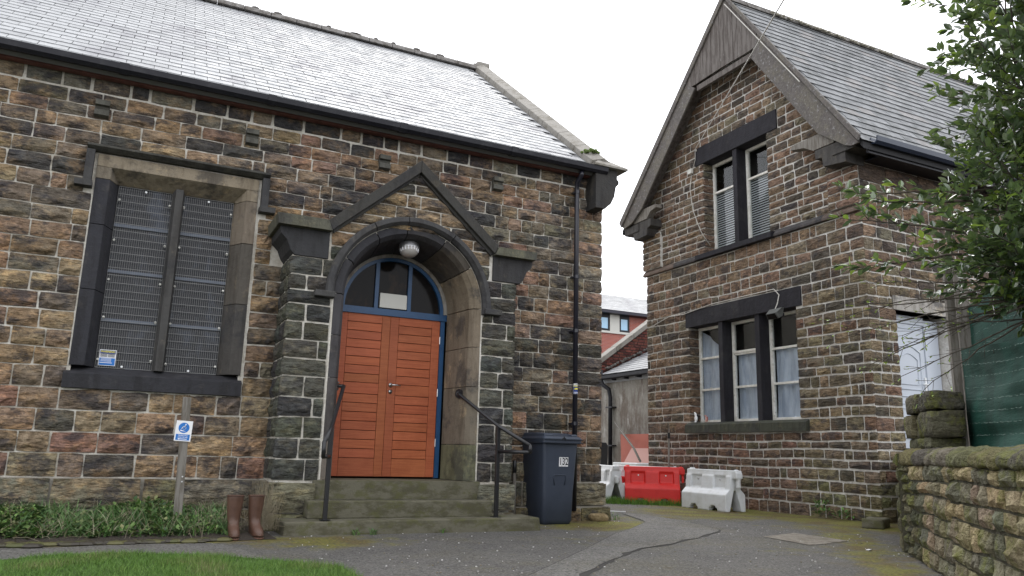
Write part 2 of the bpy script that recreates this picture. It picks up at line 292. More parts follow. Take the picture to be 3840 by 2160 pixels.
def link(name, me, parent=None):
    o = bpy.data.objects.new(name, me); COL.objects.link(o)
    if parent is not None:
        o.parent = parent
        if parent.parent is None and parent.type == 'EMPTY' and not parent.get('_l'): o.location = -parent.location
    return o
LOCAL = set()
def thing(name, label, cat, loc=(0, 0, 0), rz=0, group=None, local=False):
    o = bpy.data.objects.new(name, None); COL.objects.link(o); o.location = loc; o.rotation_euler = (0, 0, rz); o.empty_display_size = .2
    tag(o, label, cat, group)
    if local: o['_l'] = 1; LOCAL.add(o)
    return o
def tag(o, label, cat, group=None, kind=None):
    o['label'] = label; o['category'] = cat
    if group: o['group'] = group
    if kind: o['kind'] = kind
    return o
def setting(name, o): o['kind'] = 'structure'; return o
def text(s, size, P, m, parent, name='lettering', sx=1., ext=.0006, sp=1.0, bold=0.):
    cu = bpy.data.curves.new("t", 'FONT'); cu.body = s; cu.size = size; cu.extrude = ext; cu.align_x = 'CENTER'; cu.align_y = 'CENTER'; cu.space_character = sp; cu.offset = bold
    o = bpy.data.objects.new("t", cu); COL.objects.link(o); bpy.context.view_layer.update()
    me = bpy.data.meshes.new_from_object(o.evaluated_get(bpy.context.evaluated_depsgraph_get()))
    bpy.data.objects.remove(o); bpy.data.curves.remove(cu)
    for v in me.vertices: v.co = P(v.co.x*sx, v.co.y, v.co.z)
    me.materials.clear(); me.materials.append(M[m]); me.name = name
    return link(name, me, parent)
XZ = lambda u, v, w: (u, w, v)      # outline in x,z swept along y
YZ = lambda u, v, w: (w, u, v)      # outline in y,z swept along x
XY = lambda u, v, w: (u, v, w)      # outline in x,y swept along z
def jit(c, a=.15, r=R): k = 1+r.uniform(-a, a); return tuple(max(.01, x*k*(1+r.uniform(-.05, .05))) for x in c)

# ---------------------------------------------------------------- stonework
def stone_geo(mb, q, n, depth, col, r, nu=5, nv=4, rim=.012, back=-.03):
    """one rock-faced stone: q = corner points p00,p10,p11,p01 on the wall plane, n = outward normal"""
    p00, p10, p11, p01 = q; vs = []; fs = []
    lean = r.uniform(-.35, .35); lean2 = r.uniform(-.3, .3)
    for j in range(nv):
        for i in range(nu):
            u, v = i/(nu-1), j/(nv-1)
            edge = i in (0, nu-1) or j in (0, nv-1)
            if not edge: u += r.uniform(-.3, .3)/(nu-1); v += r.uniform(-.3, .3)/(nv-1)
            p = (p00*(1-u) + p10*u)*(1-v) + (p01*(1-u) + p11*u)*v
            if edge:
                h = rim*r.uniform(.5, 1.6); p = p + (p10-p00).normalized()*r.uniform(-.003, .003) + V((0, 0, r.uniform(-.004, .003)))
                if (i in (0, nu-1)) and (j in (0, nv-1)):
                    c = (p00+p10+p11+p01)/4; p = p + (c-p)*min(.09, r.uniform(.001, .009)/max(.02, (c-p).length))
            else: h = rim + depth*(r.uniform(.35, 1.2) + lean*(u-.5)*1.3 + lean2*(v-.5)*1.3 + (.25 if v < .5 else -.1))
            vs.append(p + n*h)
    for j in range(nv-1):
        for i in range(nu-1):
            a = j*nu+i; fs.append((a, a+1, a+nu+1, a+nu))
    ring = [i for i in range(nu)] + [j*nu+nu-1 for j in range(1, nv)] + [(nv-1)*nu+i for i in range(nu-2, -1, -1)] + [j*nu for j in range(nv-2, 0, -1)]
    b = len(vs)
    for k in ring: vs.append(vs[k] + n*(back - rim))
    m = len(ring)
    for k in range(m): fs.append((ring[k], b+k, b+(k+1) % m, ring[(k+1) % m]))
    mb.add(vs, fs, col)
def lay(O, U, N, zs, ivals, wr, joint, depth, pal, r, waves=.006, nu=5, nv=4, rim=.012, minw=.06, zj=None):
    """coursed stones. zs = course levels; ivals(z0,z1) -> [(a0,a1,b0,b1)] left edge at z0,z1 and right edge at z0,z1. returns [(centre, args)]"""
    O, U, N = V(O), V(U), V(N); outl = []
    sd = r.uniform(0, 99)
    wav = lambda u, k: waves*2*noise.noise(V((u*1.3, k*7.1, sd)))
    for k in range(len(zs)-1):
        z0, z1 = zs[k], zs[k+1]
        for (a0, a1, b0, b1) in ivals(z0, z1):
            L = min(b0, b1) - max(a0, a1)
            if L < minw: continue
            xs = [0.]; h = z1-z0
            while True:
                wd = r.uniform(*wr)*(1 if r.random() > .15 else .6)
                if xs[-1] + wd > L - wr[0]*.55: break
                xs.append(xs[-1]+wd)
            xs.append(L); A = max(a0, a1)
            for i in range(len(xs)-1):
                l, rr = A+xs[i], A+xs[i+1]
                lb, lt = (a0, a1) if i == 0 else (l+r.uniform(-.006, .006),)*2
                rb, rt = (b0, b1) if i == len(xs)-2 else (rr, rr)
                g = joint/2; j2 = (zj if zj else joint)/2
                P = lambda u, z, kk: O + U*u + V((0, 0, z + wav(u, kk) + r.uniform(-.003, .003)))
                q = (P(lb+g, z0+j2, k), P(rb-g, z0+j2, k), P(rt-g, z1-j2, k+1), P(lt+g, z1-j2, k+1))
                c = pal(sum(q, V())/4, r)
                outl.append((sum(q, V())/4, (q, N, depth*r.uniform(.6, 1.25), c, r.random(), nu, nv, rim)))
    return outl
def raise_stones(lst, parent, m, name='stone', limit=300, rest='stonework', smooth=False):
    lst = sorted(lst, key=lambda e: (e[0]-EYE).length)
    mb = MB()
    for i, (c, (q, N, d, col, sd, nu, nv, rim)) in enumerate(lst):
        r = random.Random(sd)
        if i < limit:
            b = MB(); stone_geo(b, q, N, d, col, r, nu, nv, rim); me = b.mesh(name, M[m], smooth); link(name, me, parent)
        else: stone_geo(mb, q, N, d, col, r, nu, nv, rim)
    if mb.v:
        o = link(rest, mb.mesh(rest, M[m]), parent); o['kind'] = 'stuff'
def levels(z0, z1, h, r, v=.2):
    n = max(1, round((z1-z0)/h)); w = [1+r.uniform(-v, v) for _ in range(n)]; t = sum(w); o = [z0]
    for x in w: o.append(o[-1]+x/t*(z1-z0))
    return o
def slates(O, U, S, L0, rows, ex, wd, xr, pal, m, parent, r, limit=300, name='slate', lift=.014, holes=0):
    """slates laid in overlapping rows; O eave corner, U along the eave, S up the slope; xr(row)->(x0,x1)"""
    O, U, S = V(O), V(U).normalized(), V(S).normalized(); N = U.cross(S)
    if N.z < 0: N = -N
    var = []
    for k in range(12):
        b = MB(); c = pal(r); e = .004
        w2, l = wd/2-.004, ex*1.12; j = lambda: r.uniform(-.003, .003)
        vs = [V((-w2+j(), j(), lift)), V((w2+j(), j(), lift)), V((w2, l, .002)), V((-w2, l, .002)), V((-w2+j(), 0, lift-.009)), V((w2, 0, lift-.009)), V((w2, l, -.004)), V((-w2, l, -.004))]
        b.add(vs, [(0, 1, 2, 3), (4, 7, 6, 5), (0, 4, 5, 1), (1, 5, 6, 2), (2, 6, 7, 3), (3, 7, 4, 0)], c)
        var.append(b)
    meshes = [b.mesh(name, M[m]) for b in var]
    pos = []
    for row in range(rows):
        x0, x1 = xr(row); x = x0 + wd/2 + r.uniform(-.004, .004)
        if row % 2: pos.append((O + U*x + S*(row*ex), r.randrange(12), 0., -.009)); x += wd/2
        while x < x1 - wd*.3:
            pos.append((O + U*x + S*(row*ex), r.randrange(12), r.uniform(-.006, .006), r.uniform(-.0015, .0015))); x += wd
    pos.sort(key=lambda e: (e[0]-EYE).length)
    rest = MB()
    B = Matrix((U, S, N)).transposed()
    for i, (p, k, a, dz) in enumerate(pos):
        Mx = B.to_4x4() @ Matrix.Rotation(a, 4, 'Z'); Mx.translation = p + N*dz
        if i < limit:
            o = link(name, meshes[k], parent); Mx.translation = Mx.translation - (parent.location if not parent.get('_l') else V()); o.matrix_local = Mx
        else: rest.add([Mx @ V(v) for v in var[k].v], var[k].f, var[k].c[0])
    if rest.v:
        o = link('roof_slates', rest.mesh('roof_slates', M[m]), parent); o['kind'] = 'stuff'
# ================================================================ the ground
def gz(x, y): return 0.
def ground():
    fx = [-2.5+i*.12 for i in range(int(16/.12))]; fy = [4.2+i*.12 for i in range(int(14.5/.12))]
    xs = [-300, -80, -25, -8] + fx + [16, 25, 60, 300]; ys = [-300, -60, -10, 0, 2.5] + fy + [21, 30, 80, 300]
    mb = MB(); nx = len(xs)
    def moss(x, y):
        m = .16
        def band(d, w, a): return a*max(0, 1-abs(d)/w)
        if x > 4.4 and y < 9.9: m = max(m, band(y-(8.75-.0*(x)), 1.1, .62)*max(0, 1-abs(x-5.9)/1.9))      # by the bin towards the lane
        m = max(m, band(math.hypot(x-5.9, (y-9.0)*1.4), 1.7, 1.15)); m = max(m, band(math.hypot((x-8.9)/1.2, (y-8.2)/.8), 1.5, .62), band(math.hypot((x-7.4)/1.6, (y-9.9)/.6), 1.2, .7))
        m = max(m, 1.15*max(0, 1-math.hypot((x-8.7)/1.6, (y-10.6)/2.0)))                      # in front of the barriers
        if y > 7: m = max(m, band(x-9.9, 1.5, 1.0))                                          # along the gable
        m = max(m, band(y-8.2, .35, .9) if x < 2.3 else 0)                                   # by the boots and first step
        m = max(m, .85*max(0, 1-math.hypot((x-1.9)/1.3, y-7.95)/1.0))
        m = max(m, band((x-7.31)*.727-(y-5.69)*.687+.35, .7, .7))                            # foot of the garden wall
        m = max(m, .42*max(0, 1-math.hypot((x-6.2)/1.3, (y-6.2)/.9)), .4*max(0, 1-math.hypot((x-4.7)/1.5, (y-7.6)/.8)))
        return m
    vs = [(x, y, 0) for y in ys for x in xs]; b = 0
    fs = [(j*nx+i, j*nx+i+1, (j+1)*nx+i+1, (j+1)*nx+i) for j in range(len(ys)-1) for i in range(nx-1)]
    mb.v = vs; mb.f = fs; mb.c = [(moss(x, y), 0, 0) for x, y, z in vs]
    o = link('ground', mb.mesh('ground', M['asphalt'])); o['kind'] = 'structure'
ground()
def strip(name, A, B, z, m, n=24):
    def along(P, t):
        t *= len(P)-1; i = min(int(t), len(P)-2); f = t-i
        return (P[i][0]*(1-f)+P[i+1][0]*f, P[i][1]*(1-f)+P[i+1][1]*f)
    mb = MB(); rows = []
    for i in range(n+1):
        a, b = along(A, i/n), along(B, i/n)
        w = .05*(noise.noise(V((i*.9, z*900, 3)))); rows.append([(a[0]+w, a[1]+w, z), ((a[0]+b[0])/2, (a[1]+b[1])/2, z+.002), (b[0]-w, b[1]+w, z)])
    vs = [p for r in rows for p in r]; fs = []
    for i in range(n):
        for k in range(2): fs.append((3*i+k, 3*i+k+1, 3*i+4+k, 3*i+3+k))
    o = link(name, mb.add(vs, fs, (.12, 0, 0)).mesh(name, M[m])); o['kind'] = 'structure'; return o
SA = [(7.25, 10.7), (6.75, 9.35), (5.9, 8.5), (5.39, 8.07), (4.26, 6.87), (3.77, 6.37), (2.86, 5.45), (1.9, 4.4)]
SB = [(7.5, 10.5), (7.45, 9.4), (6.98, 8.05), (5.41, 7.01), (4.6, 6.61), (3.97, 6.03), (3.26, 5.34), (2.3, 4.3)]
strip('tar_edge', [(x-.012, y+.012) for x, y in SA], [(x+.022, y-.022) for x, y in SB], .003, 'tar', 40)
strip('tarmac_path', SA, SB, .007, 'path', 40)
strip('concrete_patch', [(6.98, 7.34), (7.75, 7.62)], [(6.83, 6.48), (7.69, 6.73)], .005, 'patch', 14)
strip('lawn_path', [(-6, 7.55), (-.8, 7.85), (.1, 8.1), (.75, 8.05), (1.0, 7.9)], [(-6, 6.3), (-.8, 6.9), (.1, 7.1), (.8, 6.85), (1.25, 6.5)], .004, 'path', 30)
# flower bed
mb = MB(); nx = 40
ys = [8.08, 8.2, 8.5, 9.0, 9.72]; hz = [.0, .035, .07, .1, .14]
for j in range(5):
    for i in range(nx+1):
        x = -6 + 7.5*i/nx; e = max(0, min(1, (1.5-x)/.25)); yy = ys[j] + (.1*max(0, x)*(1-j/4) if j < 2 else 0)
        mb.v.append((x, yy, hz[j]*e + .02*noise.noise(V((x*4, j*3, 0)))*(j > 0) + (.004 if j == 0 else 0.004))); mb.c.append((.5, .5, .5))
mb.f = [(j*(nx+1)+i, j*(nx+1)+i+1, (j+1)*(nx+1)+i+1, (j+1)*(nx+1)+i) for j in range(4) for i in range(nx)]
link('flower_bed', mb.mesh('flower_bed', M['soil']))['kind'] = 'structure'
# turf under the grass
LE = [(-7, 6.9), (-.7, 7.12), (-.37, 7.34), (.1, 7.38), (.78, 7.04), (1.23, 6.61), (1.61, 6.14), (1.62, 5.6), (1.5, 5.0), (1.2, 4.0), (-7, 4.0)]
mb = MB(); mb.ext(LE, XY, -.05, .02); mb.build('lawn', 'turf')['kind'] = 'structure'

# ================================================================ the hall
hall = thing('church_hall', 'long soot-blackened stone hall with orange double doors under an arch and a pale slate roof', 'building', (3, 9.72, 0))
YW, YP = 9.72, 9.1
def pal_hall(c, r):
    x, z = c.x, c.z
    t = r.random(); lowl = x < 1.6 and z < 1.5; left = x < 1.6
    if lowl: ops = [(.26, (.29, .20, .125)), (.2, (.22, .13, .09)), (.2, (.19, .145, .10)), (.2, (.11, .095, .078)), (.14, (.27, .21, .13))]
    elif left: ops = [(.3, (.25, .18, .11)), (.14, (.21, .135, .09)), (.26, (.18, .145, .105)), (.22, (.13, .11, .085)), (.08, (.06, .056, .054))]
    elif x > 4.4: ops = [(.28, (.22, .155, .11)), (.18, (.23, .14, .10)), (.2, (.17, .15, .11)), (.22, (.12, .105, .085)), (.12, (.06, .056, .054))]
    else: ops = [(.24, (.21, .15, .10)), (.2, (.2, .125, .09)), (.2, (.16, .135, .10)), (.22, (.11, .095, .08)), (.14, (.05, .048, .048))]
    if z > 4.88: ops = [(.4, (.15, .14, .115)), (.3, (.045, .044, .046)), (.3, (.2, .16, .12))]
    if x > 4.5 and z < 2.8 and r.random() < .45: return jit((.075, .073, .062), .2, r)
    for w_, c_ in ops:
        if t < w_: return jit(tuple(1.42*(.9*q+.1*sum(c_)/3) for q in c_), .14, r)
        t -= w_
    return jit(ops[0][1], .14, r)
def pal_porch(c, r):
    if c.z > 3.2: return jit(r.choice([(.29, .23, .15), (.26, .19, .125), (.22, .18, .12), (.10, .09, .075), (.05, .048, .048)]), .14, r)
    return jit(r.choice([(.085, .088, .078), (.10, .10, .085), (.066, .066, .066), (.125, .125, .10), (.10, .105, .082)]), .14, r)
# mortar backing
mb = MB()
T = .34
for a, b in [((-7, YW, -.05), (-.58, YW+T, 5.1)), ((-.58, YW, -.05), (1.16, YW+T, 1.47)), ((-.58, YW, 4.1), (1.16, YW+T, 5.1)), ((1.16, YW, -.05), (2.0, YW+T, 5.1)),
             ((2.0, YW, 3.75), (4.1, YW+T, 5.1)), ((4.1, YW, -.05), (6.2, YW+T, 5.1)), ((2.0, YW, -.05), (4.1, YW+T, .5))]:
    mb.box(a, b)
mb.build('wall', 'mortar', hall)
mb = MB(); mb.box((5.86, YW+T, -.05), (6.2, 18.9, 5.1)); mb.ext([(YW, 5.1), (18.9, 5.1), (14.32, 8.85)], YZ, 5.9, 6.19); mb.build('end_wall', 'mortar', hall)
mb = MB(); mb.box((-7, 18.6, -.05), (5.86, 18.9, 5.1)); mb.box((-7.02, YW+T, -.05), (-6.7, 18.6, 5.1)); mb.build('rear_wall', 'mortar', hall)
r = random.Random(11)
Zc = [.52, .77, 1.0, 1.23, 1.46, 1.69, 1.88, 2.08, 2.29, 2.48, 2.69, 2.88, 3.08, 3.27, 3.46, 3.66, 3.84, 4.03, 4.21, 4.38, 4.54, 4.70, 4.86]
def iv_hall(z0, z1):
    zm = (z0+z1)/2; out = []
    cuts = [(-3.0, 6.23)]
    def cut(c0, c1):
        nonlocal cuts; n = []
        for a, b in cuts:
            if c1 <= a or c0 >= b: n.append((a, b)); continue
            if c0 > a: n.append((a, c0))
            if c1 < b: n.append((c1, b))
        cuts = n
    if 1.46 < zm < 3.75: cut(-.61, 1.21)
    elif 3.75 <= zm < 4.14: cut(-.70, 1.29)
    if zm < 3.1: cut(1.56, 4.44)
    elif zm < 3.5: cut(1.40, 4.60)
    elif zm < 4.35: cut(3.05-(4.35-zm)*1.12, 3.05+(4.35-zm)*1.12)
    return [(a, a, b, b) for a, b in cuts]
st = lay((0, YW, 0), (1, 0, 0), (0, -1, 0), Zc, iv_hall, (.24, .5), .014, .034, pal_hall, r)
st += lay((0, YW, 0), (1, 0, 0), (0, -1, 0), [4.87, 5.07], lambda a, b: [(-3.0, -3.0, 6.23, 6.23)], (.26, .5), .03, .03, pal_hall, r)
# plinth of larger, greener blocks
pal_pl = lambda c, r: jit(r.choice([(.19, .185, .14), (.21, .195, .14), (.15, .155, .125), (.22, .20, .12)]), .1, r)
st += lay((0, YW-.05, 0), (1, 0, 0), (0, -1, 0), [.2, .52], lambda a, b: [(-3, -3, 1.55, 1.55), (4.48, 4.48, 6.27, 6.27)], (.55, .9), .025, .03, pal_pl, r, rim=.03)
st += lay((0, YW-.09, 0), (1, 0, 0), (0, -1, 0), [-.03, .19], lambda a, b: [(-3, -3, 1.55, 1.55), (4.5, 4.5, 6.33, 6.33)], (.4, .8), .02, .02, lambda c, r: jit((.14, .12, .07), .15, r), r, rim=.02)
# end wall corner stones
def pal_e(c, r): return pal_hall(V((5.5, 0, c.z)), r)
st += lay((6.2, YW, 0), (0, 1, 0), (1, 0, 0), Zc, lambda a, b: [(.0, .0, 1.2, 1.2)], (.3, .6), .02, .03, pal_e, r)
mb = MB(); mb.box((-7, YW-.05, .2), (1.5, YW, .515)); mb.box((4.46, YW-.05, .2), (6.24, YW, .515)); mb.box((-7, YW-.085, -.04), (1.5, YW-.002, .195)); mb.box((4.46, YW-.085, -.04), (6.3, YW-.002, .195)); mb.build('plinth', 'mortar_dark', hall)
raise_stones(st, hall, 'stone', limit=300)
# projecting corbel stones
for x in (-.63, 1.04, 2.75, 4.43):
    mb = MB(); mb.ext([(YW, 4.76), (YW-.1, 4.76), (YW-.1, 4.70), (YW-.06, 4.69), (YW-.05, 4.66), (YW-.09, 4.64), (YW-.09, 4.58), (YW-.02, 4.56), (YW, 4.56)], YZ, x-.075, x+.075, (.09, .088, .075)); mb.build('corbel', 'ashlar', hall)
# roof
S = V((0, 4.88, 3.82)).normalized(); EO = V((0, 9.44, 5.13))
mb = MB(); p = lambda y, z: (y, z)
mb.ext([(9.46, 5.13), (14.32, 8.94), (19.18, 5.13), (19.1, 5.03), (14.32, 8.78), (9.54, 5.03)], YZ, -7, 5.95); mb.build('roof', 'under_pale', hall)
def pal_sl(r):
    g = r.uniform(.31, .37); return (g*.98, g*1.0, g*1.02) if r.random() > .12 else (g*.84, g*.85, g*.89)
slates(EO, (1, 0, 0), S, 0, 34, .181, .30, lambda k: (-3.0, 5.93), pal_sl, 'slate', hall, random.Random(3), lift=.011)
mb = MB()
for i in range(27):
    x = -7 + i*.48; b = MB(); w = .11
    b.ext([(14.32-.17, 8.9), (14.32-.14, 8.98), (14.32-.05, 9.05), (14.32+.05, 9.05), (14.32+.14, 8.98), (14.32+.17, 8.9)], YZ, x+.006, x+.474, (.3, .28, .27))
    if R.random() < .7: b.ell((x+.02+R.uniform(0, .2), 14.27, 9.04), (R.uniform(.05, .16), .06, R.uniform(.015, .04)), 8, 4)
    b.build('ridge_tile', 'lead', hall, bev=.008)
# gutter, fascia
mb = MB(); prof = [(9.36, 5.14), (9.37, 5.075), (9.41, 5.04), (9.48, 5.055), (9.53, 5.09), (9.56, 5.14), (9.545, 5.14), (9.52, 5.1), (9.475, 5.07), (9.42, 5.055), (9.385, 5.08), (9.375, 5.14)]
mb.ext(prof, YZ, -7, 6.12); mb.build('gutter', 'gutter', hall)
for x in (-.45, 1.2, 2.9, 4.55):
    mb = MB(); mb.ext([(9.352, 5.145), (9.362, 5.07), (9.41, 5.03), (9.485, 5.045), (9.54, 5.085), (9.57, 5.145)], YZ, x-.05, x+.05); mb.build('gutter_joint', 'gutter', hall)
mb = MB(); mb.box((-7, 9.58, 5.025), (6.14, 9.68, 5.16)); mb.build('fascia', 'fascia', hall)
# rainwater pipe with joints, label and shoe
mb = MB(); px, py = 5.71, 9.6
mb.tube([(px, 9.47, 5.04), (px, 9.47, 4.98), (px, py, 4.9), (px, py, 4.7), (px, py, .14)], .036, 12)
dp = mb.build('downpipe', 'pipe', hall, smooth=True)
for z in (4.72, 3.42, 2.62, 1.3):
    mb = MB(); mb.tube([(px, py, z), (px, py, z+.05)], .044, 12); mb.box((px-.055, py+.01, z+.01), (px+.055, py+.09, z+.03)); mb.build('pipe_collar', 'pipe', dp)
def onpipe(z, R0=.0372):
    return lambda x, y, zz: (px - (R0+zz)*math.sin(-x/R0) + 0, py - (R0+zz)*math.cos(x/R0), z+y)
def pipe_plate(z0, z1, m, nm, a=1.25, R0=.037, c=0):
    b = MB(); n = 12; vs = []
    for k in range(n+1):
        t = -a+2*a*k/n+c; vs += [(px+R0*math.sin(t), py-R0*math.cos(t), z0), (px+R0*math.sin(t), py-R0*math.cos(t), z1)]
    b.add(vs, [(2*k, 2*k+2, 2*k+3, 2*k+1) for k in range(n)]); return b.build(nm, m, dp, recalc=False)
pipe_plate(1.74, 1.885, 'paper', 'sticker'); pipe_plate(1.745, 1.84, 'bluedark', 'sticker_print', 1.15, .0374, -.03); pipe_plate(1.842, 1.858, 'yellow', 'sticker_print', 1.1, .0374); pipe_plate(1.80, 1.822, 'yellow', 'sticker_print', .75, .0378, -.05)
text('THIEVES', .017, onpipe(1.87), 'black', dp); text('BEWARE', .016, onpipe(1.85, .0376), 'black', dp); pipe_plate(1.757, 1.765, 'paper', 'sticker_print', 1.1, .0378)
# gable coping on the right-hand end
n = 9
for i in range(n):
    t0, t1 = i/n, (i+1)/n
    A = V((0, 9.5, 5.22)); Bq = V((0, 14.32, 9.02)); a = A.lerp(Bq, t0); b = A.lerp(Bq, t1); g = (b-a).normalized()*.006; a += g; b -= g
    Nn = V((0, -S.z, S.y)); col = jit((.2, .19, .17), .12)
    q = MB(); vs = []
    for P0 in (a, b):
        for x, h in ((5.9, -.08), (6.27, -.08), (6.27, .04), (6.085, .1), (5.9, .04)): vs.append(V((x, P0.y, P0.z)) + Nn*h)
    q.add(vs, [(0, 1, 2, 3, 4), (9, 8, 7, 6, 5)] + [(k, 5+k, 5+(k+1) % 5, (k+1) % 5) for k in range(5)]); q.build('coping_stone', 'coping', hall, bev=.006)
mb = MB(); mb.box((5.94, 14.2, 8.98), (6.24, 14.42, 9.13)); mb.build('coping_stone', 'coping', hall, bev=.04)
mb = MB(); mb.ext([(14.3, 9.1), (19.3, 5.16), (19.25, 5.05), (14.3, 8.9)], YZ, 5.9, 6.27); mb.build('coping_stone', 'coping', hall)
# kneeler
mb = MB(); mb.ext([(5.93, 4.5), (6.09, 4.5), (6.2, 4.6), (6.26, 4.72), (6.29, 4.88), (6.34, 4.93), (6.34, 4.98), (6.31, 5.0), (6.31, 5.13), (5.93, 5.13)], XZ, 9.42, 9.71, (.04, .038, .036)); mb.build('kneeler', 'ashlar', hall, bev=.008)
mb = MB(); mb.ext([(6.2, 4.4), (6.26, 4.72), (6.29, 4.88), (6.34, 4.93), (6.34, 4.98), (6.31, 5.0), (6.31, 5.13), (6.2, 5.13)], XZ, 9.71, 9.95, (.07, .066, .06)); mb.build('kneeler_return', 'ashlar', hall)
mb = MB(); c = (6.14, 9.6); q = [(5.86, 9.34), (6.45, 9.34), (6.45, 9.98), (5.86, 9.98)]
mb.add([(x, y, 5.14) for x, y in q] + [(x, y, 5.17) for x, y in q] + [(6.08, 9.55, 5.33), (6.2, 9.55, 5.33), (6.2, 9.7, 5.33), (6.08, 9.7, 5.33)],
       [(3, 2, 1, 0)] + [(a, (a+1) % 4, 4+(a+1) % 4, 4+a) for a in range(4)] + [(4+a, 4+(a+1) % 4, 8+(a+1) % 4, 8+a) for a in range(4)] + [(8, 9, 10, 11)]); mb.build('kneeler_cap', 'coping', hall)
mb = MB(); mb.box((6.09, 9.57, 5.32), (6.19, 9.67, 5.38)); mb.build('kneeler_knob', 'coping', hall, bev=.01)
mb = MB()
for k in range(60): a = R.uniform(0, 6.3); q = R.random()**.5*.13; mb.ell((6.02+q*math.cos(a), 9.75+q*math.sin(a)*1.3, 5.46+.03*R.random()), (.03, .03, .025), 5, 4)
mb.build('moss_clump', 'moss', hall)['kind'] = 'stuff'

# ---- the hall window
def win_piece(nm, prof, a, b, P, col): q = MB(); q.ext(prof, P, a, b, col); return q.build(nm, 'ashlar', hall, bev=.004)
dkc, tan = (.05, .05, .056), (.24, .20, .145)
jl = [(-.60, YW-.03), (-.45, YW-.03), (-.36, YW+.19), (-.36, YW+.24), (-.60, YW+.24)]
jr = [(1.18, YW-.03), (1.05, YW-.03), (.93, YW+.19), (.93, YW+.24), (1.18, YW+.24)]
for z0, z1 in ((1.71, 2.55), (2.556, 3.3), (3.306, 3.84)):
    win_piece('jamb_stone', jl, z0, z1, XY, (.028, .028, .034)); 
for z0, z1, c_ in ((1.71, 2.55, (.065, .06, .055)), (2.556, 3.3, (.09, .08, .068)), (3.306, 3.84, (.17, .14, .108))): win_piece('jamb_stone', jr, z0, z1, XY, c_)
win_piece('window_lintel', [(YW-.03, 4.13), (YW-.03, 3.99), (YW+.19, 3.86), (YW+.24, 3.86), (YW+.24, 4.13)], -.60, 1.18, YZ, tan)
win_piece('lintel_end', [(-.6, YW-.028), (-.45, YW-.028), (-.37, YW+.17), (-.37, YW+.235), (-.6, YW+.235)], 3.845, 3.985, XY, (.17, .145, .11)); win_piece('lintel_end', [(1.18, YW-.028), (1.05, YW-.028), (.94, YW+.17), (.94, YW+.235), (1.18, YW+.235)], 3.845, 3.985, XY, tan)
win_piece('window_sill', [(YW-.07, 1.46), (YW-.07, 1.62), (YW+.12, 1.70), (YW+.26, 1.705), (YW+.26, 1.46)], -.64, 1.2, YZ, (.03, .03, .035))
win_piece('hood_mould', [(YW+.02, 4.15), (YW-.06, 4.15), (YW-.13, 4.19), (YW-.13, 4.215), (YW+.02, 4.245)], -.72, 1.30, YZ, (.06, .058, .05))
for x0, x1, s0, s1 in ((-.72, -.635, -.80, -.62), (1.215, 1.30, 1.2, 1.39)):
    win_piece('hood_side', [(x0, YW+.02), (x0, YW-.11), (x1, YW-.11), (x1, YW+.02)], 3.78, 4.15, XY, (.05, .049, .048)); win_piece('hood_stop', [(s0, YW+.02), (s0, YW-.13), (s1, YW-.13), (s1, YW+.02)], 3.71, 3.78, XY, (.05, .049, .048))
win_piece('mullion', [(.22, YW+.21), (.255, YW+.02), (.335, YW+.02), (.36, YW+.21)], 1.70, 3.87, XY, (.06, .058, .056))
hw = MB(); hw.box((-.36, YW+.235, 1.7), (.93, YW+.245, 3.87)); gl = hw.build('window', 'glass_hall', hall)
for z in (2.26, 2.83, 3.38):
    for a, b in ((-.36, .22), (.36, .93)):
        q = MB(); q.box((a, YW+.2, z-.018), (b, YW+.232, z+.018)); q.build('glazing_bar', mat('window_bar', (.11, .13, .17), .4) if 'wb' not in M else M['wb'], gl)
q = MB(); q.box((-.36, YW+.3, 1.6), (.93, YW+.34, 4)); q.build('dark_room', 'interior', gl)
for a, b in ((-.355, .225), (.345, .925)):
    z0, z1 = 1.715, 3.84; y = YW+.165; q = MB()
    k = 25
    for i in range(k+1): x = a+(b-a)*i/k; q.box((x-.0012, y-.002, z0), (x+.0012, y+.002, z1))
    for i in range(25): z = z0+(z1-z0)*i/24; q.box((a, y-.006, z-.002), (b, y-.002, z+.002))
    g = q.build('wire_guard', 'wire', hall); g['kind'] = 'stuff'
    for i, z in enumerate([z0+.09+(z1-z0-.17)*t for t in (0, .24, .47, .71, .96)]):
        for x in (a+.02, b-.02):
            s = MB(); s.tube([(x, y-.018, z+R.uniform(-.02, .02)), (x, y-.002, z)], .013, 8); s.build('clip', 'panel', g)
    for x, z in (((a+b)/2, z1-.03), ((a+b)/2-.02, z0+.02)):
        s = MB(); s.tube([(x, y-.018, z), (x, y-.002, z)], .013, 8); s.build('clip', 'white', g)
# warning sticker behind the wires of the left light
def st_rect(nm, x0, x1, z0, z1, m, dy): q = MB(); q.box((x0, YW+.15-dy, z0), (x1, YW+.152-dy+.0005, z1)); return q.build(nm, m, wst)
q = MB(); q.box((-.325, YW+.152, 1.735), (-.155, YW+.156, 1.915)); wst = q.build('warning_sticker', 'paper', hall)
st_rect('print', -.318, -.162, 1.87, 1.908, 'bluedark', .002); st_rect('print', -.318, -.162, 1.742, 1.822, 'blueprint', .002)
text('WARNING', .03, lambda x, y, z: (-.24+x, YW+.1465-z, 1.892+y), 'yellow', wst, bold=.0006)
for i, z in enumerate((1.86, 1.848, 1.836)):
    st_rect('print', -.312, -.245, z, z+.005, 'black', .002); st_rect('print', -.236, -.168, z, z+.005, 'black', .002)
for i, z in enumerate((1.81, 1.797, 1.784)): st_rect('print', -.306, -.2, z, z+.005, 'paper', .004)
st_rect('print', -.312, -.19, 1.765, 1.772, 'paper', .004)

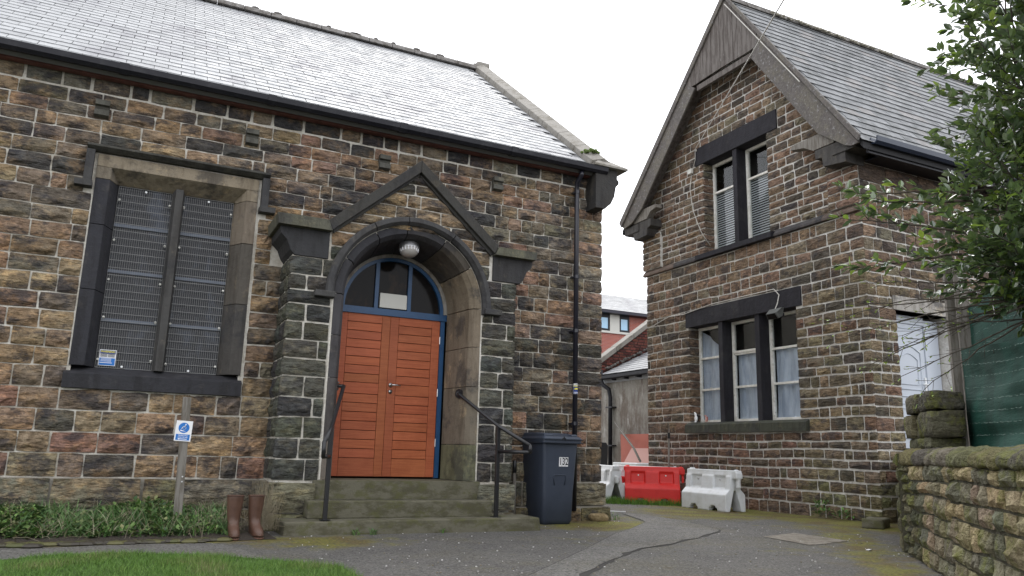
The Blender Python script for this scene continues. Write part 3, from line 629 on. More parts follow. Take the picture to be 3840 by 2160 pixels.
# ---- the porch
cx, cz = 3.03, 2.70
def arc(r0, a0, a1, n): return [(cx+r0*math.cos(math.radians(a0+(a1-a0)*i/n)), cz+r0*math.sin(math.radians(a0+(a1-a0)*i/n))) for i in range(n+1)]
pol = [(1.56, -.02), (2.1, -.02), (2.1, cz)] + arc(.93, 180, 0, 24)[1:-1] + [(3.96, cz), (3.96, -.02), (4.46, -.02), (4.46, 3.2), (4.12, 3.5), (3.05, 4.42), (1.96, 3.5), (1.56, 3.2)]
mb = MB(); mb.ext(pol, XZ, YP, YW-.002); mb.build('porch_wall', 'mortar', hall)
r = random.Random(5)
def iv_p(z0, z1):
    zm = (z0+z1)/2
    def L(z): 
        if z < cz: return 2.05
        d = 1.0**2-(z-cz)**2; return cx-math.sqrt(d) if d > 0 else cx
    def Rr(z): 
        if z < cz: return 4.0
        d = 1.0-(z-cz)**2; return cx+math.sqrt(d) if d > 0 else cx
    lo = (lambda z: 1.53 if zm < 3.1 else (1.99 if z < 3.5 else 1.99+(z-3.5)/.85)); hi = (lambda z: 4.49 if zm < 3.1 else (4.09 if z < 3.5 else 4.09-(z-3.5)/.85))
    if z1 > 3.72: return [(lo(z0), lo(z1), hi(z0), hi(z1))]
    return [(lo(z0), lo(z1), L(z0), L(z1)), (Rr(z0), Rr(z1), hi(z0), hi(z1))]
Zp = [.53, .77, 1.0, 1.23, 1.46, 1.69, 1.9, 2.11, 2.33, 2.53, 2.7, 2.88, 3.1, 3.28, 3.46, 3.6, 3.73, 3.9, 4.07, 4.22, 4.36]
sp = lay((0, YP, 0), (1, 0, 0), (0, -1, 0), Zp, iv_p, (.2, .42), .017, .03, pal_porch, r)
sp += lay((1.56, YW, 0), (0, -1, 0), (-1, 0, 0), Zp[:13], lambda a, b: [(0, 0, .63, .63)], (.22, .4), .02, .03, pal_porch, r)
sp += lay((4.46, YP, 0), (0, 1, 0), (1, 0, 0), Zp[:13], lambda a, b: [(0, 0, .62, .62)], (.22, .4), .02, .03, pal_porch, r)
sp += lay((0, YP-.04, 0), (1, 0, 0), (0, -1, 0), [.0, .18, .52], lambda a, b: [(1.5, 1.5, 2.02, 2.02), (4.0, 4.0, 4.52, 4.52)], (.4, .7), .02, .03, pal_pl, r, rim=.03)
sp += lay((1.54, YW, 0), (0, -1, 0), (-1, 0, 0), [.0, .2, .52], lambda a, b: [(0, 0, .65, .65)], (.4, .7), .02, .03, pal_pl, r, rim=.03)
raise_stones([e for e in sp if e[0].z > 3.2], hall, 'stone', 'porch_stone'); raise_stones([e for e in sp if e[0].z <= 3.2], hall, 'stone_porch', 'porch_stone')
# jambs and arch stones
pr = [(.955, YP-.012), (.865, YP-.012), (.82, YP+.06), (.74, 9.74), (.955, 9.74)]
def sweep(prof, a0, a1, n, col, nm, m='ashlar', bev=.003):
    rings = []
    for i in range(n+1):
        t = math.radians(a0+(a1-a0)*i/n); rings.append([(cx+q*math.cos(t), y, cz+q*math.sin(t)) for q, y in prof])
    return MB().loft(rings, col=col).build(nm, m, hall, bev=bev)
ang = [180, 152, 121, 96, 63, 34, 0]
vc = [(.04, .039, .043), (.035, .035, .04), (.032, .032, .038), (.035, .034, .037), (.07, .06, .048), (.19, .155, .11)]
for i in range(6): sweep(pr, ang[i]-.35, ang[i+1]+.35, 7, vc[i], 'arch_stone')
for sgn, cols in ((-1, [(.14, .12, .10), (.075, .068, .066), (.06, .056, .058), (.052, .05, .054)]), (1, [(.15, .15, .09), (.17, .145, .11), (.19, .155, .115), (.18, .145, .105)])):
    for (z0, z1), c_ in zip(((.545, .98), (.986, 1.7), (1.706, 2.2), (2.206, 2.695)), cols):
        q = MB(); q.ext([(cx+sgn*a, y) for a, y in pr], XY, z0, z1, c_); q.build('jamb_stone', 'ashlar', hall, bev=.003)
pm = [(.965, YP+.02), (.965, YP-.05), (1.0, YP-.10), (1.055, YP-.10), (1.07, YP-.06), (1.07, YP+.02)]
for a0, a1 in ((184, 121), (120.4, 96), (95.4, 60), (59.4, -4)): sweep(pm, a0, a1, 14, (.055, .054, .055), 'arch_hood')
for x0, x1 in ((1.83, 2.07), (4.0, 4.24)):
    q = MB(); q.box((x0, YP-.12, 2.63), (x1, YP, 2.70), (.055, .054, .052)); q.build('hood_stop', 'ashlar', hall, bev=.008)
# gabled hood of the porch
dk = (.042, .04, .036)
def hood(poly, y0, y1, nm='gable_hood', c=dk, m='ashlar'): q = MB(); q.ext(poly, XZ, y0, y1, c); return q.build(nm, m, hall, bev=.006)
ax, az = 3.05, 4.53; lx, lz = 1.93, 3.56; rx, rz_ = 4.17, 3.56
hood([(lx, lz), (ax, az), (ax, az-.16), (lx+.05, lz-.115)], YP-.1, YW-.002); hood([(ax+.004, az), (rx, rz_), (rx-.05, rz_-.115), (ax+.004, az-.16)], YP-.1, YW-.002)
hood([(lx+.05, lz-.08), (ax, az-.14), (ax, az-.2), (lx+.08, lz-.14)], YP-.05, YP+.1, 'gable_hood_fillet'); hood([(ax+.004, az-.17), (rx-.05, rz_-.08), (rx-.08, rz_-.14), (ax+.004, az-.2)], YP-.05, YP+.1, 'gable_hood_fillet')
hood([(1.33, 3.56), (lx-.004, 3.56), (lx+.05, 3.43), (1.35, 3.43)], YP-.12, YW-.002, c=(.09, .088, .065)); hood([(rx+.004, 3.54), (4.74, 3.54), (4.72, 3.43), (rx-.05, 3.43)], YP-.12, YW-.002, c=(.10, .098, .07))
cb = [(1.97, 3.43), (1.97, 3.1), (1.57, 3.1), (1.52, 3.16), (1.475, 3.27), (1.40, 3.34), (1.39, 3.43)]
hood(cb, YP-.03, YW-.002, 'corbel_block', (.032, .032, .034)); hood([(6.1-u, v) for u, v in cb], YP-.03, YW-.002, 'corbel_block', (.036, .035, .036))
# pale mortar fillets round the window surround
for a, b in (((-.615, YW-.012, 1.7), (-.601, YW+.02, 3.7)), ((1.181, YW-.012, 1.7), (1.197, YW+.02, 3.7)), ((-.64, YW-.012, 1.436), (1.2, YW+.02, 1.458))):
    q = MB(); q.box(a, b); q.build('mortar_fillet', 'mortar', hall)
for a, b in (((2.052, YP-.008, .55), (2.073, YP+.01, 2.62)), ((3.987, YP-.008, .55), (4.006, YP+.01, 2.62))):
    q = MB(); q.box(a, b); q.build('mortar_fillet', 'mortar', hall)
# threshold
hood([(1.99, .33), (4.04, .33), (4.04, .54), (1.99, .54)], YP-.04, 9.76, 'threshold', (.14, .135, .115), 'step')
# doors and fanlight, set deep in the arch
YD = 9.80
mb = MB(); mb.box((2.1, 10.02, .5), (3.95, 10.05, 3.6)); mb.build('dark_porch', 'interior', hall)
q = MB(); q.ext(arc(.80, 0, 180, 30) + arc(.70, 180, 0, 30), XZ, YD-.045, YD+.03); q.build('plaster_band', 'plaster', hall)
ring = arc(.715, 0, 180, 30); ring2 = arc(.655, 180, 0, 30)
mb = MB(); mb.ext(ring + ring2, XZ, YD-.02, YD+.05); fr = mb.build('fanlight_frame', 'blue', hall)
for x0, x1 in ((2.765, 2.815), (3.215, 3.265)): q = MB(); q.box((x0, YD-.015, cz-.01), (x1, YD+.045, 3.33)); q.build('fanlight_bar', 'blue', fr)
q = MB(); q.box((2.26, YD-.03, 2.615), (3.78, YD+.05, 2.70)); q.build('transom', 'blue', fr)
q = MB(); q.box((2.26, YD-.035, 2.612), (3.78, YD-.005, 2.628)); q.build('drip_bar', 'blue', fr)
q = MB(); q.ext([(cx-.68, cz)] + arc(.68, 180, 0, 24), XZ, YD+.02, YD+.028); q.build('fanlight_glass', 'glass', fr)
q = MB(); q.box((2.835, YD-.03, 2.715), (3.205, YD+.01, 2.91)); q.build('blank_sign_box', 'panel', fr, bev=.006)
for x0, x1 in ((2.2, 2.30), (3.70, 3.76)): q = MB(); q.box((x0, YD-.02, .55), (x1, YD+.05, 2.614)); q.build('door_frame', 'blue', hall)
rr = random.Random(8)
for side in (0, 1):
    a, b = ((2.305, 3.0), (3.004, 3.695))[side]; c0, c1 = (a+.13, b-.11) if side == 0 else (a+.115, b-.115)
    q = MB(); q.box((a, YD+.012, .56), (b, YD+.05, 2.61)); lf = q.build('door_leaf', 'door_gap', hall)
    def bd(nm, x0, x1, z0, z1, dy=0): q = MB(); q.box((x0, YD-.012+dy, z0), (x1, YD+.014, z1), jit((.40, .112, .046), .1, rr)); return q.build(nm, 'door', lf, bev=.003)
    bd('stile', a, c0-.002, .562, 2.61); bd('stile', c1+.002, b, .562, 2.61)
    bd('rail', c0, c1, 2.502, 2.61); bd('rail', c0, c1, 1.585, 1.722); bd('rail', c0, c1, .562, .782)
    for z0, z1 in ((1.725, 2.499), (.785, 1.582)):
        for k in range(7):
            h = (z1-z0)/7; bd('board', c0+.002, c1-.002, z0+k*h+.0035, z0+(k+1)*h-.0035, .003+rr.uniform(-.0008, .0008))
    if side == 1:
        for z in (.95, 1.6, 2.3):
            q = MB(); q.tube([(b+.002, YD-.02, z), (b+.002, YD-.02, z+.1)], .008, 8); q.build('hinge', 'steel', lf)
        q = MB(); q.tube([(a+.045, YD-.012, 1.715), (a+.045, YD-.022, 1.715)], .027, 14); q.tube([(a+.045, YD-.012, 1.63), (a+.045, YD-.022, 1.63)], .026, 14)
        q.tube([(a+.045, YD-.02, 1.715), (a+.045, YD-.06, 1.715), (a+.06, YD-.068, 1.715), (a+.165, YD-.068, 1.712)], .0095, 8); q.build('handle', 'steel', lf, smooth=True)
        q = MB(); q.box((a+.041, YD-.0235, 1.615), (a+.049, YD-.022, 1.642)); q.build('keyhole', 'black', lf)
# lamp under the arch
mb = MB(); lc = V((3.05, 9.33, 3.43)); tl = V((0, -.5, .87)).normalized()
def disc(c, ax, r0, n=20):
    a = ax.orthogonal().normalized(); b = ax.cross(a); return [c + a*math.cos(2*math.pi*k/n)*r0 + b*math.sin(2*math.pi*k/n)*r0 for k in range(n)]
axl = V((0, .25, .97)).normalized()
mb.loft([disc(lc+axl*.10, axl, .09), disc(lc+axl*.085, axl, .125), disc(lc+axl*.0, axl, .132), disc(lc-axl*.02, axl, .122)]); lamp = mb.build('arch_lamp', 'chrome', hall, smooth=False)
q = MB(); q.loft([disc(lc-axl*.01, axl, .121), disc(lc-axl*.05, axl, .112), disc(lc-axl*.085, axl, .085), disc(lc-axl*.105, axl, .03)]); q.build('lamp_glass', mat('ribbed_lamp_glass', (.42, .4, .38), .3, spec=.6), lamp, smooth=True)
for k in range(18):
    t = 2*math.pi*k/18; p0 = disc(lc-axl*.005, axl, .124, 18)[k]; p1 = disc(lc-axl*.055, axl, .112, 18)[k]; q = MB(); q.tube([p0, p1], .004, 5); q.build('lamp_rib', 'chrome', lamp)
q = MB(); q.tube([lc+axl*.08, lc+axl*.18], .05, 10); q.build('lamp_stem', 'chrome', lamp)
# keyhole-like vent on the right jamb
q = MB(); q.ell((3.86, 9.3, 2.05), (.014, .035, .045), 10, 8); q.build('bell_push', 'iron', hall); 
# foot scraper side: old pipe stub
# ================================================================ the house with the gable
XG, YS = 10.5, 8.53
house = thing('gabled_stone_house', 'tall brown stone house with a timbered gable, triple window and weathered slate roof', 'house', (10.5, 11.5, 0))
ro = lambda y: (6.05+(y-8.2)*1.383) if y < 11.2 else (10.2-(y-11.2)*1.082)     # roof surface height over y
mb = MB()
def gb(y0, y1, z0, z1, x0=XG, x1=XG+.33): mb.box((x0, y0, z0), (x1, y1, z1))
gb(YS, 10.02, -.05, 3.6); gb(13.0, 14.45, -.05, 3.6); gb(10.02, 13.0, -.05, 1.45); gb(YS, 14.45, 3.6, 5.0); gb(YS, 10.54, 5.0, 6.0); gb(12.42, 14.45, 5.0, 6.0)
mb.ext([(YS, 6.0), (10.54, 6.0), (10.54, 7.1), (12.42, 7.1), (12.42, 6.0), (14.45, 6.0), (14.45, ro(14.45)-.1), (11.2, ro(11.2)-.15), (YS, ro(YS)-.1)], YZ, XG, XG+.33)
mb.build('wall', 'mortar_house', house)
mb = MB(); mb.box((XG+.33, YS, -.05), (11.15, YS+.33, 6.1)); mb.box((11.15, YS, 3.36), (12.45, YS+.33, 6.1)); mb.box((12.45, YS, -.05), (19, YS+.33, 6.1)); mb.box((11.15, YS, -.05), (12.45, YS+.33, 1.13)); mb.build('side_wall', 'mortar_house', house)
mb = MB(); mb.box((XG+.33, 14.12, -.05), (19, 14.45, 6.3)); mb.box((18.67, YS+.33, -.05), (19, 14.12, 6.3)); mb.build('rear_wall', 'mortar_house', house)
for y0, y1 in ((YS-.02, 9.12), (13.86, 14.5)):
    mb = MB(); mb.box((XG-.06, max(y0, YS+.01), 5.09), (XG+.1, y1, 5.9)); mb.build('corner_pier', 'mortar_house', house)
def pal_h(c, r):
    t = r.random(); z = c.z; right = c.y < 10.0 or c.x > 10.7
    if z < 1.45 and not right: ops = [(.3, (.20, .12, .09)), (.3, (.175, .12, .09)), (.25, (.13, .10, .075)), (.15, (.14, .125, .08))]
    elif z < .62: ops = [(.55, (.165, .16, .08)), (.3, (.14, .125, .07)), (.15, (.17, .13, .08))]
    elif right and z < 4: ops = [(.3, (.135, .115, .08)), (.27, (.175, .145, .095)), (.2, (.22, .175, .11)), (.13, (.09, .076, .06)), (.1, (.18, .115, .08))]
    else: ops = [(.28, (.19, .135, .095)), (.22, (.23, .16, .11)), (.22, (.145, .115, .085)), (.14, (.085, .072, .06)), (.14, (.18, .155, .11))]
    for w_, c_ in ops:
        if t < w_: return jit(tuple(1.28*q for q in c_), .15, r)
        t -= w_
    return jit(ops[0][1], .15, r)
r = random.Random(21)
zl = [-.04, .2, .4, .58, .78, .93, 1.09, 1.23, 1.38, 1.62, 1.78, 1.95, 2.12, 2.30, 2.46, 2.64, 2.82, 3.0, 3.17, 3.36, 3.55, 3.76, 3.94, 4.12, 4.32, 4.52, 4.74, 4.95]
zu = [5.08, 5.22, 5.36, 5.5, 5.64, 5.78, 5.94, 6.1, 6.26, 6.42, 6.58, 6.74, 6.9, 7.06, 7.26, 7.45, 7.62, 7.78, 7.94, 8.1, 8.26, 8.42, 8.58, 8.75, 8.9]
def iv_g(z0, z1):
    zm = (z0+z1)/2
    def yr(z): return 8.2+(z-6.15+.12)/1.383
    def yl(z): return 11.2+(10.2-z-.15)/1.082
    a0, a1 = max(YS-.02, yr(z0)), max(YS-.02, yr(z1)); b0, b1 = min(14.46, yl(z0)), min(14.46, yl(z1))
    segs = [(a0, a1, b0, b1)]
    def cut(s, c0, c1):
        n = []
        for (p, q, u, w_) in s:
            if c1 <= min(p, q) or c0 >= max(u, w_): n.append((p, q, u, w_)); continue
            if c0 > max(p, q): n.append((p, q, c0, c0))
            if c1 < min(u, w_): n.append((c1, c1, u, w_))
        return n
    if 1.38 < zm < 1.6: segs = cut(segs, 9.84, 13.08)
    elif 1.6 < zm < 3.58: segs = cut(segs, 10.04, 12.98)
    elif 3.58 <= zm < 3.93: segs = cut(segs, 9.87, 13.07)
    elif 5.08 < zm < 7.06: segs = cut(segs, 10.56, 12.4)
    elif 7.06 < zm < 7.45: segs = cut(segs, 10.25, 12.65)
    if 5.08 < zm < 5.86: segs = cut(cut(segs, 0, 9.13), 13.85, 20)
    return [(15-d, 15-e, 15-a, 15-b) for a, b, d, e in segs]
gs = lay((XG, 15, 0), (0, -1, 0), (-1, 0, 0), zl, iv_g, (.18, .46), .024, .022, pal_h, r, waves=.014, nu=5, nv=3, zj=.03)
gs += lay((XG, 15, 0), (0, -1, 0), (-1, 0, 0), zu, iv_g, (.2, .44), .026, .026, pal_h, r, waves=.012, nu=5, nv=3, zj=.03)
for a, b in ((15-9.13, 15-YS+.03), (15-14.52, 15-13.85)):
    gs += lay((XG-.06, 15, 0), (0, -1, 0), (-1, 0, 0), [5.08, 5.22, 5.36, 5.5, 5.64, 5.76, 5.9], lambda z0, z1: [(a, a, b, b)], (.26, .4), .022, .022, pal_h, r, waves=.008, nv=3, zj=.026)
sidez = zl + zu[1:6] + [6.0]
def iv_s(z0, z1):
    zm = (z0+z1)/2
    if zm < 1.13: return [(0, 0, 4.5, 4.5)]
    if zm < 3.36: return [(0, 0, .66, .66), (1.94, 1.94, 6.2, 6.2)]
    if zm < 3.6: return [(0, 0, .58, .58), (2.02, 2.02, 6.2, 6.2)]
    return [(0, 0, 6.2, 6.2)]
ss = lay((XG, YS, 0), (1, 0, 0), (0, -1, 0), [z for z in sidez if z < 5.6], iv_s, (.18, .46), .024, .022, pal_h, r, waves=.014, nv=3, zj=.03)
ss += lay((XG, YS, 0), (1, 0, 0), (0, -1, 0), [5.5, 5.82, 6.1], lambda a, b: [(.0, .0, 6.2, 6.2)], (.6, .9), .012, .012, lambda c, r: jit((.12, .085, .065), .15, r), r, waves=.003)
# reveals of the left-hand jambs (window sides), seen from the yard
for z, y in ((zl, 12.98), (zu, 12.4)):
    gs += lay((XG, y, 0), (1, 0, 0), (0, -1, 0), [q for q in z if (1.6 < q < 3.6 or 5 < q < 7.1)], lambda a, b: [(0, 0, .27, .27)], (.2, .35), .02, .012, pal_h, r, waves=.008, nv=3, zj=.028)
raise_stones(gs, house, 'stone_house', 'stone', 300, 'gable_stonework')
raise_stones(ss, house, 'stone_house', 'side_stone', 150, 'side_stonework')
blk = (.016, .015, .02)
def hp(nm, prof, a, b, P=YZ, c=blk, m='ashlar', bev=.004, par=None): q = MB(); q.ext(prof, P, a, b, c); return q.build(nm, m, par or house, bev=bev)
def hb(nm, a, b, c=blk, m='ashlar', bev=.004, par=None): q = MB(); q.box(a, b, c); return q.build(nm, m, par or house, bev=bev)
hb('window_lintel', (XG-.03, 9.88, 3.58), (XG+.3, 13.06, 3.93)); hb('window_lintel', (XG-.03, 10.26, 7.06), (XG+.3, 12.64, 7.45))
sc3 = (.05, .053, .038)
for a, b in ((9.84, 10.93), (10.94, 11.97), (11.98, 13.07)): hp('sill_stone', [(XG-.09, 1.39), (XG-.09, 1.55), (XG+.0, 1.6), (XG+.33, 1.6), (XG+.33, 1.39)], a, b, lambda u, v, w: (u, w, v), sc3)
hp('sill_stone', [(XG-.12, 4.95), (XG-.12, 5.05), (XG+.0, 5.08), (XG+.33, 5.08), (XG+.33, 4.95)], 10.43, 12.6, lambda u, v, w: (u, w, v))
for y in (10.94, 11.96): hp('mullion', [(XG+.3, y-.0), (XG+.0, y+.0), (XG+.0, y+.12), (XG+.3, y+.12)], 1.6, 3.58, XY)
hp('mullion', [(XG+.3, 11.39), (XG, 11.39), (XG, 11.51), (XG+.3, 11.51)], 5.08, 7.06, XY)
for a, b in ((8.48, 9.3), (9.305, 10.42), (12.61, 13.4), (13.405, 14.52)): hp('string_course', [(XG, 4.95), (XG-.07, 4.96), (XG-.07, 5.0), (XG-.01, 5.085), (XG, 5.085)], a, b, lambda u, v, w: (u, w, v), (.06, .055, .055) if 9.2 < (a+b)/2 < 13.6 else (.13, .095, .075))
# casements
def casement(y0, y1, z0, z1, x, bars, nm='window'):
    q = MB(); q.box((x+.02, y0+.02, z0+.02), (x+.026, y1-.02, z1-.02)); g = q.build(nm, 'pane', house)
    t = .055
    for a in (((x-.02, y0, z0), (x+.05, y0+t, z1)), ((x-.02, y1-t, z0), (x+.05, y1, z1)), ((x-.02, y0+t, z0), (x+.05, y1-t, z0+t)), ((x-.02, y0+t, z1-t), (x+.05, y1-t, z1))): hb('frame', a[0], a[1], m='white_wood', bev=.006, par=g)
    for z in bars: hb('glazing_bar', (x-.01, y0+t, z-.022), (x+.045, y1-t, z+.022), m='white_wood', bev=.005, par=g)
    return g
wx = XG+.26
def cloth(y0, y1, z0, zf, par, sd, fold=.02, nm='curtain'):
    q = MB(); nx, nz_ = 22, 14; rr = random.Random(sd)
    for j in range(nz_+1):
        for i in range(nx+1):
            u = i/nx; y = y0+(y1-y0)*u; z = z0 + (zf(u)-z0)*j/nz_
            d = fold*math.sin(u*17+sd)+fold*.7*noise.noise(V((u*5, j*.25, sd))) - (.035*max(0, 1-j/2.5)*(.5+.5*math.sin(u*9+sd)))
            q.v.append((wx+.075+d, y, z)); q.c.append((.5,)*3)
    q.f = [(j*(nx+1)+i, j*(nx+1)+i+1, (j+1)*(nx+1)+i+1, (j+1)*(nx+1)+i) for j in range(nz_) for i in range(nx)]
    return q.build(nm, 'curtain', par, smooth=True)
for k, (y0, y1) in enumerate(((12.08, 12.98), (11.06, 11.96), (10.04, 10.94))):
    g = casement(y0, y1, 1.605, 3.58, wx, (2.28, 2.93))
    if k == 1: hb('top_casement', (wx-.03, y0+.05, 2.945), (wx+.0, y1-.05, 2.99), m='white_wood', par=g); 
    if k == 0: cloth(y0+.05, y1-.05, 1.65, lambda u: 3.5-.65*(1-u)**1.3, g, 1.)
    else: cloth(y0+.05, y1-.05, 1.65, lambda u: 2.93, g, 2.+k)
    if k == 0: [hb('fitting', (wx-.03, y0+.5, z), (wx-.01, y0+.56, z+.02), m='steel', par=g) for z in (2.3,)]
for y0, y1 in ((11.51, 12.40), (10.56, 11.39)):
    g = casement(y0, y1, 5.085, 7.06, wx, (6.42,))
    q = MB(); z = 5.13
    while z < (6.38 if True else 7): q.add([(wx+.045, y0+.05, z), (wx+.045, y1-.05, z), (wx+.06, y1-.05, z+.03), (wx+.06, y0+.05, z+.03)], [(0, 1, 2, 3)]); z += .05
    b = q.build('blind', 'blind', g, recalc=False); b['kind'] = 'stuff'
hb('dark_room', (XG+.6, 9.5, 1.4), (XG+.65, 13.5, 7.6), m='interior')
# roof
mb = MB()
def roofslab(pts, a, b): mb.ext(pts, YZ, a, b)
mb.ext([(8.12, ro(8.2)-.09), (11.2, 10.2), (14.95, ro(14.95)), (14.95, ro(14.95)-.1), (11.2, 10.07), (8.12, ro(8.2)-.21)], YZ, 10.16, 19.2); mb.build('roof', 'under', house)
S2 = V((0, 3.0, 4.15)).normalized()
def pal_hs(r):
    g = r.uniform(.125, .2); q = r.random()
    return (g*.97, g*1.0, g*1.03) if q < .75 else ((g*1.05, g*1.0, g*.98) if q < .92 else (g*1.35, g*1.42, g*1.5))
slates((0, 8.1, 5.96), (1, 0, 0), S2, 0, 23, .228, .36, lambda k: (10.10, 18.9), pal_hs, 'slate_house', house, random.Random(9), lift=.018)
for i in range(18):
    x = 10.14+i*.5; q = MB(); q.ext([(11.2-.16, 10.1), (11.2-.12, 10.22), (11.2-.03, 10.29), (11.2+.03, 10.29), (11.2+.12, 10.22), (11.2+.16, 10.1)], YZ, x, x+.488, jit((.2, .19, .18))); q.build('ridge_tile', 'lead', house, bev=.01)
q = MB()
for k in range(150):
    x = R.uniform(11.3, 15); q.ell((x, 11.06-R.random()*.05, 10.12+.03*R.random()), (.05, .03, .02), 5, 3)
q.build('ridge_mortar', mat('crumbling_mortar', (.36, .34, .28), .95), house)['kind'] = 'stuff'
# verge boards and gable boarding
def board(nm, poly, x0, x1, m='barge', bev=.005): q = MB(); q.ext(poly, YZ, x0, x1); return q.build(nm, m, house, bev=bev)
board('bargeboard', [(8.16, 5.94), (10.28, 8.94), (10.46, 8.50), (8.98, 6.40), (8.42, 5.98), (8.3, 5.93)], 10.10, 10.145)
board('bargeboard', [(14.88, 6.22), (12.42, 8.80), (12.14, 8.60), (14.1, 6.45), (14.5, 6.20), (14.8, 6.14)], 10.10, 10.145)
board('verge_trim', [(8.15, 5.96), (8.11, 6.05), (11.16, 10.29), (11.16, 10.19)], 10.06, 10.11); board('verge_trim', [(14.87, 6.20), (14.95, 6.32), (11.165, 10.29), (11.165, 10.12)], 10.06, 10.11)
q = MB(); q.tube([(10.05, 9.25, 7.46), (10.05, 11.1, 10.0)], .01, 6); q.build('verge_strip', 'cable', house)
n = 17
def archz(y): t = (y-11.38)/1.05; return 8.66+.03*(1-t*t) + .1*max(0, abs(t)-.75)
for i in range(n):
    y0 = 10.30+(12.52-10.30)*i/n; y1 = 10.30+(12.52-10.30)*(i+1)/n - .007
    top = lambda y: max(archz(y)+.03, (10.17+1.383*(y-11.16) if y < 11.16 else 10.17-1.06*(y-11.16)))
    board('gable_board', [(y0, archz(y0)), (y1, archz(y1)), (y1, top(y1)), (y0, top(y0))], 10.10+R.uniform(0, .005), 10.12, 'old_wood', .003)
board('gable_rail', [(10.5, 8.52), (12.1, 8.52), (12.1, 8.64), (10.5, 8.64)], 10.125, 10.2, 'old_wood')
board('soffit', [(8.3, 6.0), (11.18, 9.98), (11.18, 9.9), (8.4, 5.96)], 10.17, 10.49, 'old_wood'); board('soffit', [(14.8, 6.2), (11.185, 9.98), (11.185, 9.9), (14.7, 6.2)], 10.17, 10.49, 'old_wood')
# kneelers and brackets
kc = (.06, .056, .052)
hp('kneeler', [(9.12, 6.14), (9.12, 5.98), (8.98, 5.97), (8.96, 5.8), (8.5, 5.74), (8.5, 6.14)], 10.18, 10.62, YZ, kc); hb('kneeler_block', (10.16, 8.28, 5.92), (10.62, 8.76, 6.12), kc)
hp('eaves_bracket', [(8.7, 6.42), (9.62, 6.40), (9.66, 6.33), (9.35, 6.27), (9.15, 6.15), (8.7, 6.15)], 10.17, 10.34, YZ, m='grey_wood')
hp('kneeler', [(13.86, 6.18), (13.86, 6.02), (13.98, 5.98), (14.02, 5.82), (14.5, 5.8), (14.55, 6.0), (14.55, 6.18)], 10.18, 10.62, YZ, kc); hb('kneeler_block', (10.16, 14.3, 5.98), (10.62, 14.85, 6.16), kc)
hp('eaves_bracket', [(14.5, 6.46), (13.66, 6.46), (13.64, 6.38), (13.85, 6.34), (14.0, 6.2), (14.5, 6.19)], 10.17, 10.34, YZ, m='grey_wood')
# eaves gutter of the long side
q = MB(); q.ext([(7.99, 6.05), (8.0, 5.97), (8.05, 5.93), (8.11, 5.94), (8.14, 6.05), (8.12, 6.05), (8.1, 5.96), (8.05, 5.95), (8.02, 5.98), (8.01, 6.05)], YZ, 10.34, 19); q.build('gutter', mat('blue_black_gutter', (.02, .03, .055), .35, spec=.5), house)
hb('fascia', (10.3, 8.15, 5.8), (19, 8.19, 5.96), m='gutter'); hb('soffit_board', (10.64, 8.19, 5.82), (19, 8.5, 5.85), m='gutter')
# side door
hb('door_lintel', (11.08, YS-.03, 3.36), (12.52, YS+.3, 3.6), (.36, .34, .31)); hb('doorstep', (11.1, YS-.3, 1.0), (12.5, YS+.3, 1.13), (.2, .19, .15), 'step')
dy = YS+.2
dr_ = hb('side_door', (11.2, dy, 1.14), (12.06, dy+.05, 3.2), m='upvc', bev=.004)
for a, b in (((11.12, dy-.02, 1.13), (11.2, dy+.07, 3.3)), ((12.06, dy-.02, 1.13), (12.42, dy+.07, 3.3)), ((11.2, dy-.02, 3.2), (12.06, dy+.07, 3.34))): hb('door_frame', a, b, m='upvc', bev=.008, par=dr_)
def mould(pts, rr_=.012): q = MB(); q.tube([(x, dy-.003, z) for x, z in pts], rr_, 8); q.build('door_moulding', 'upvc', dr_, smooth=True)
def archp(x0, x1, z0, z1, zr): return [(x0, z0), (x0, z1)] + [(x0+(x1-x0)*i/10, z1+zr*math.sin(math.pi*i/10)) for i in range(1, 10)] + [(x1, z1), (x1, z0), (x0, z0)]
mould(archp(11.32, 11.94, 2.1, 2.72, .12)); mould(archp(11.4, 11.86, 2.18, 2.6, .1), .009); mould([(11.32, 1.98), (11.94, 1.98)]); mould(archp(11.32, 11.94, 1.3, 1.86, .0)); mould(archp(11.4, 11.86, 1.38, 1.78, .0), .009); mould([(12.1, 1.15), (12.1, 3.28)], .008); mould([(11.24, 3.12), (12.02, 3.12)], .008)
q = MB(); q.box((12.0, dy-.02, 2.08), (12.035, dy, 2.32)); q.tube([(12.015, dy-.02, 2.2), (12.015, dy-.055, 2.2), (11.9, dy-.06, 2.2)], .011, 8); q.build('door_handle', 'white', dr_)
# floodlight with its cable, aerial lead and wall box
q = MB(); c_ = V((10.28, 10.3, 3.48)); q.add([c_+V((0, -.17, .08)), c_+V((0, .15, .08)), c_+V((.1, .1, .1)), c_+V((.1, -.12, .1)), c_+V((-.12, -.13, -.02)), c_+V((-.12, .11, -.02)), c_+V((-.06, .12, -.12)), c_+V((-.06, -.14, -.12)), c_+V((.08, .1, -.06)), c_+V((.08, -.1, -.06))],
    [(0, 1, 2, 3), (0, 4, 5, 1), (4, 7, 6, 5), (7, 9, 8, 6), (9, 3, 2, 8), (0, 3, 9, 7, 4), (1, 5, 6, 8, 2)]); fl = q.build('floodlight', mat('grey_lamp_case', (.1, .105, .1), .5), house, bev=.01)
q = MB(); q.add([c_+V((-.125, -.11, -.03)), c_+V((-.125, .09, -.03)), c_+V((-.072, .1, -.118)), c_+V((-.072, -.12, -.118))], [(0, 1, 2, 3)]); q.build('lamp_glass', 'glass', fl); hb('bracket', (10.36, 10.27, 3.44), (10.47, 10.33, 3.5), m='gutter', par=fl)
def cab(pts, r=.008, nm='cable', m='cable', par=None): q = MB(); q.tube(pts, r, 6); return q.build(nm, m, par or house, smooth=True)
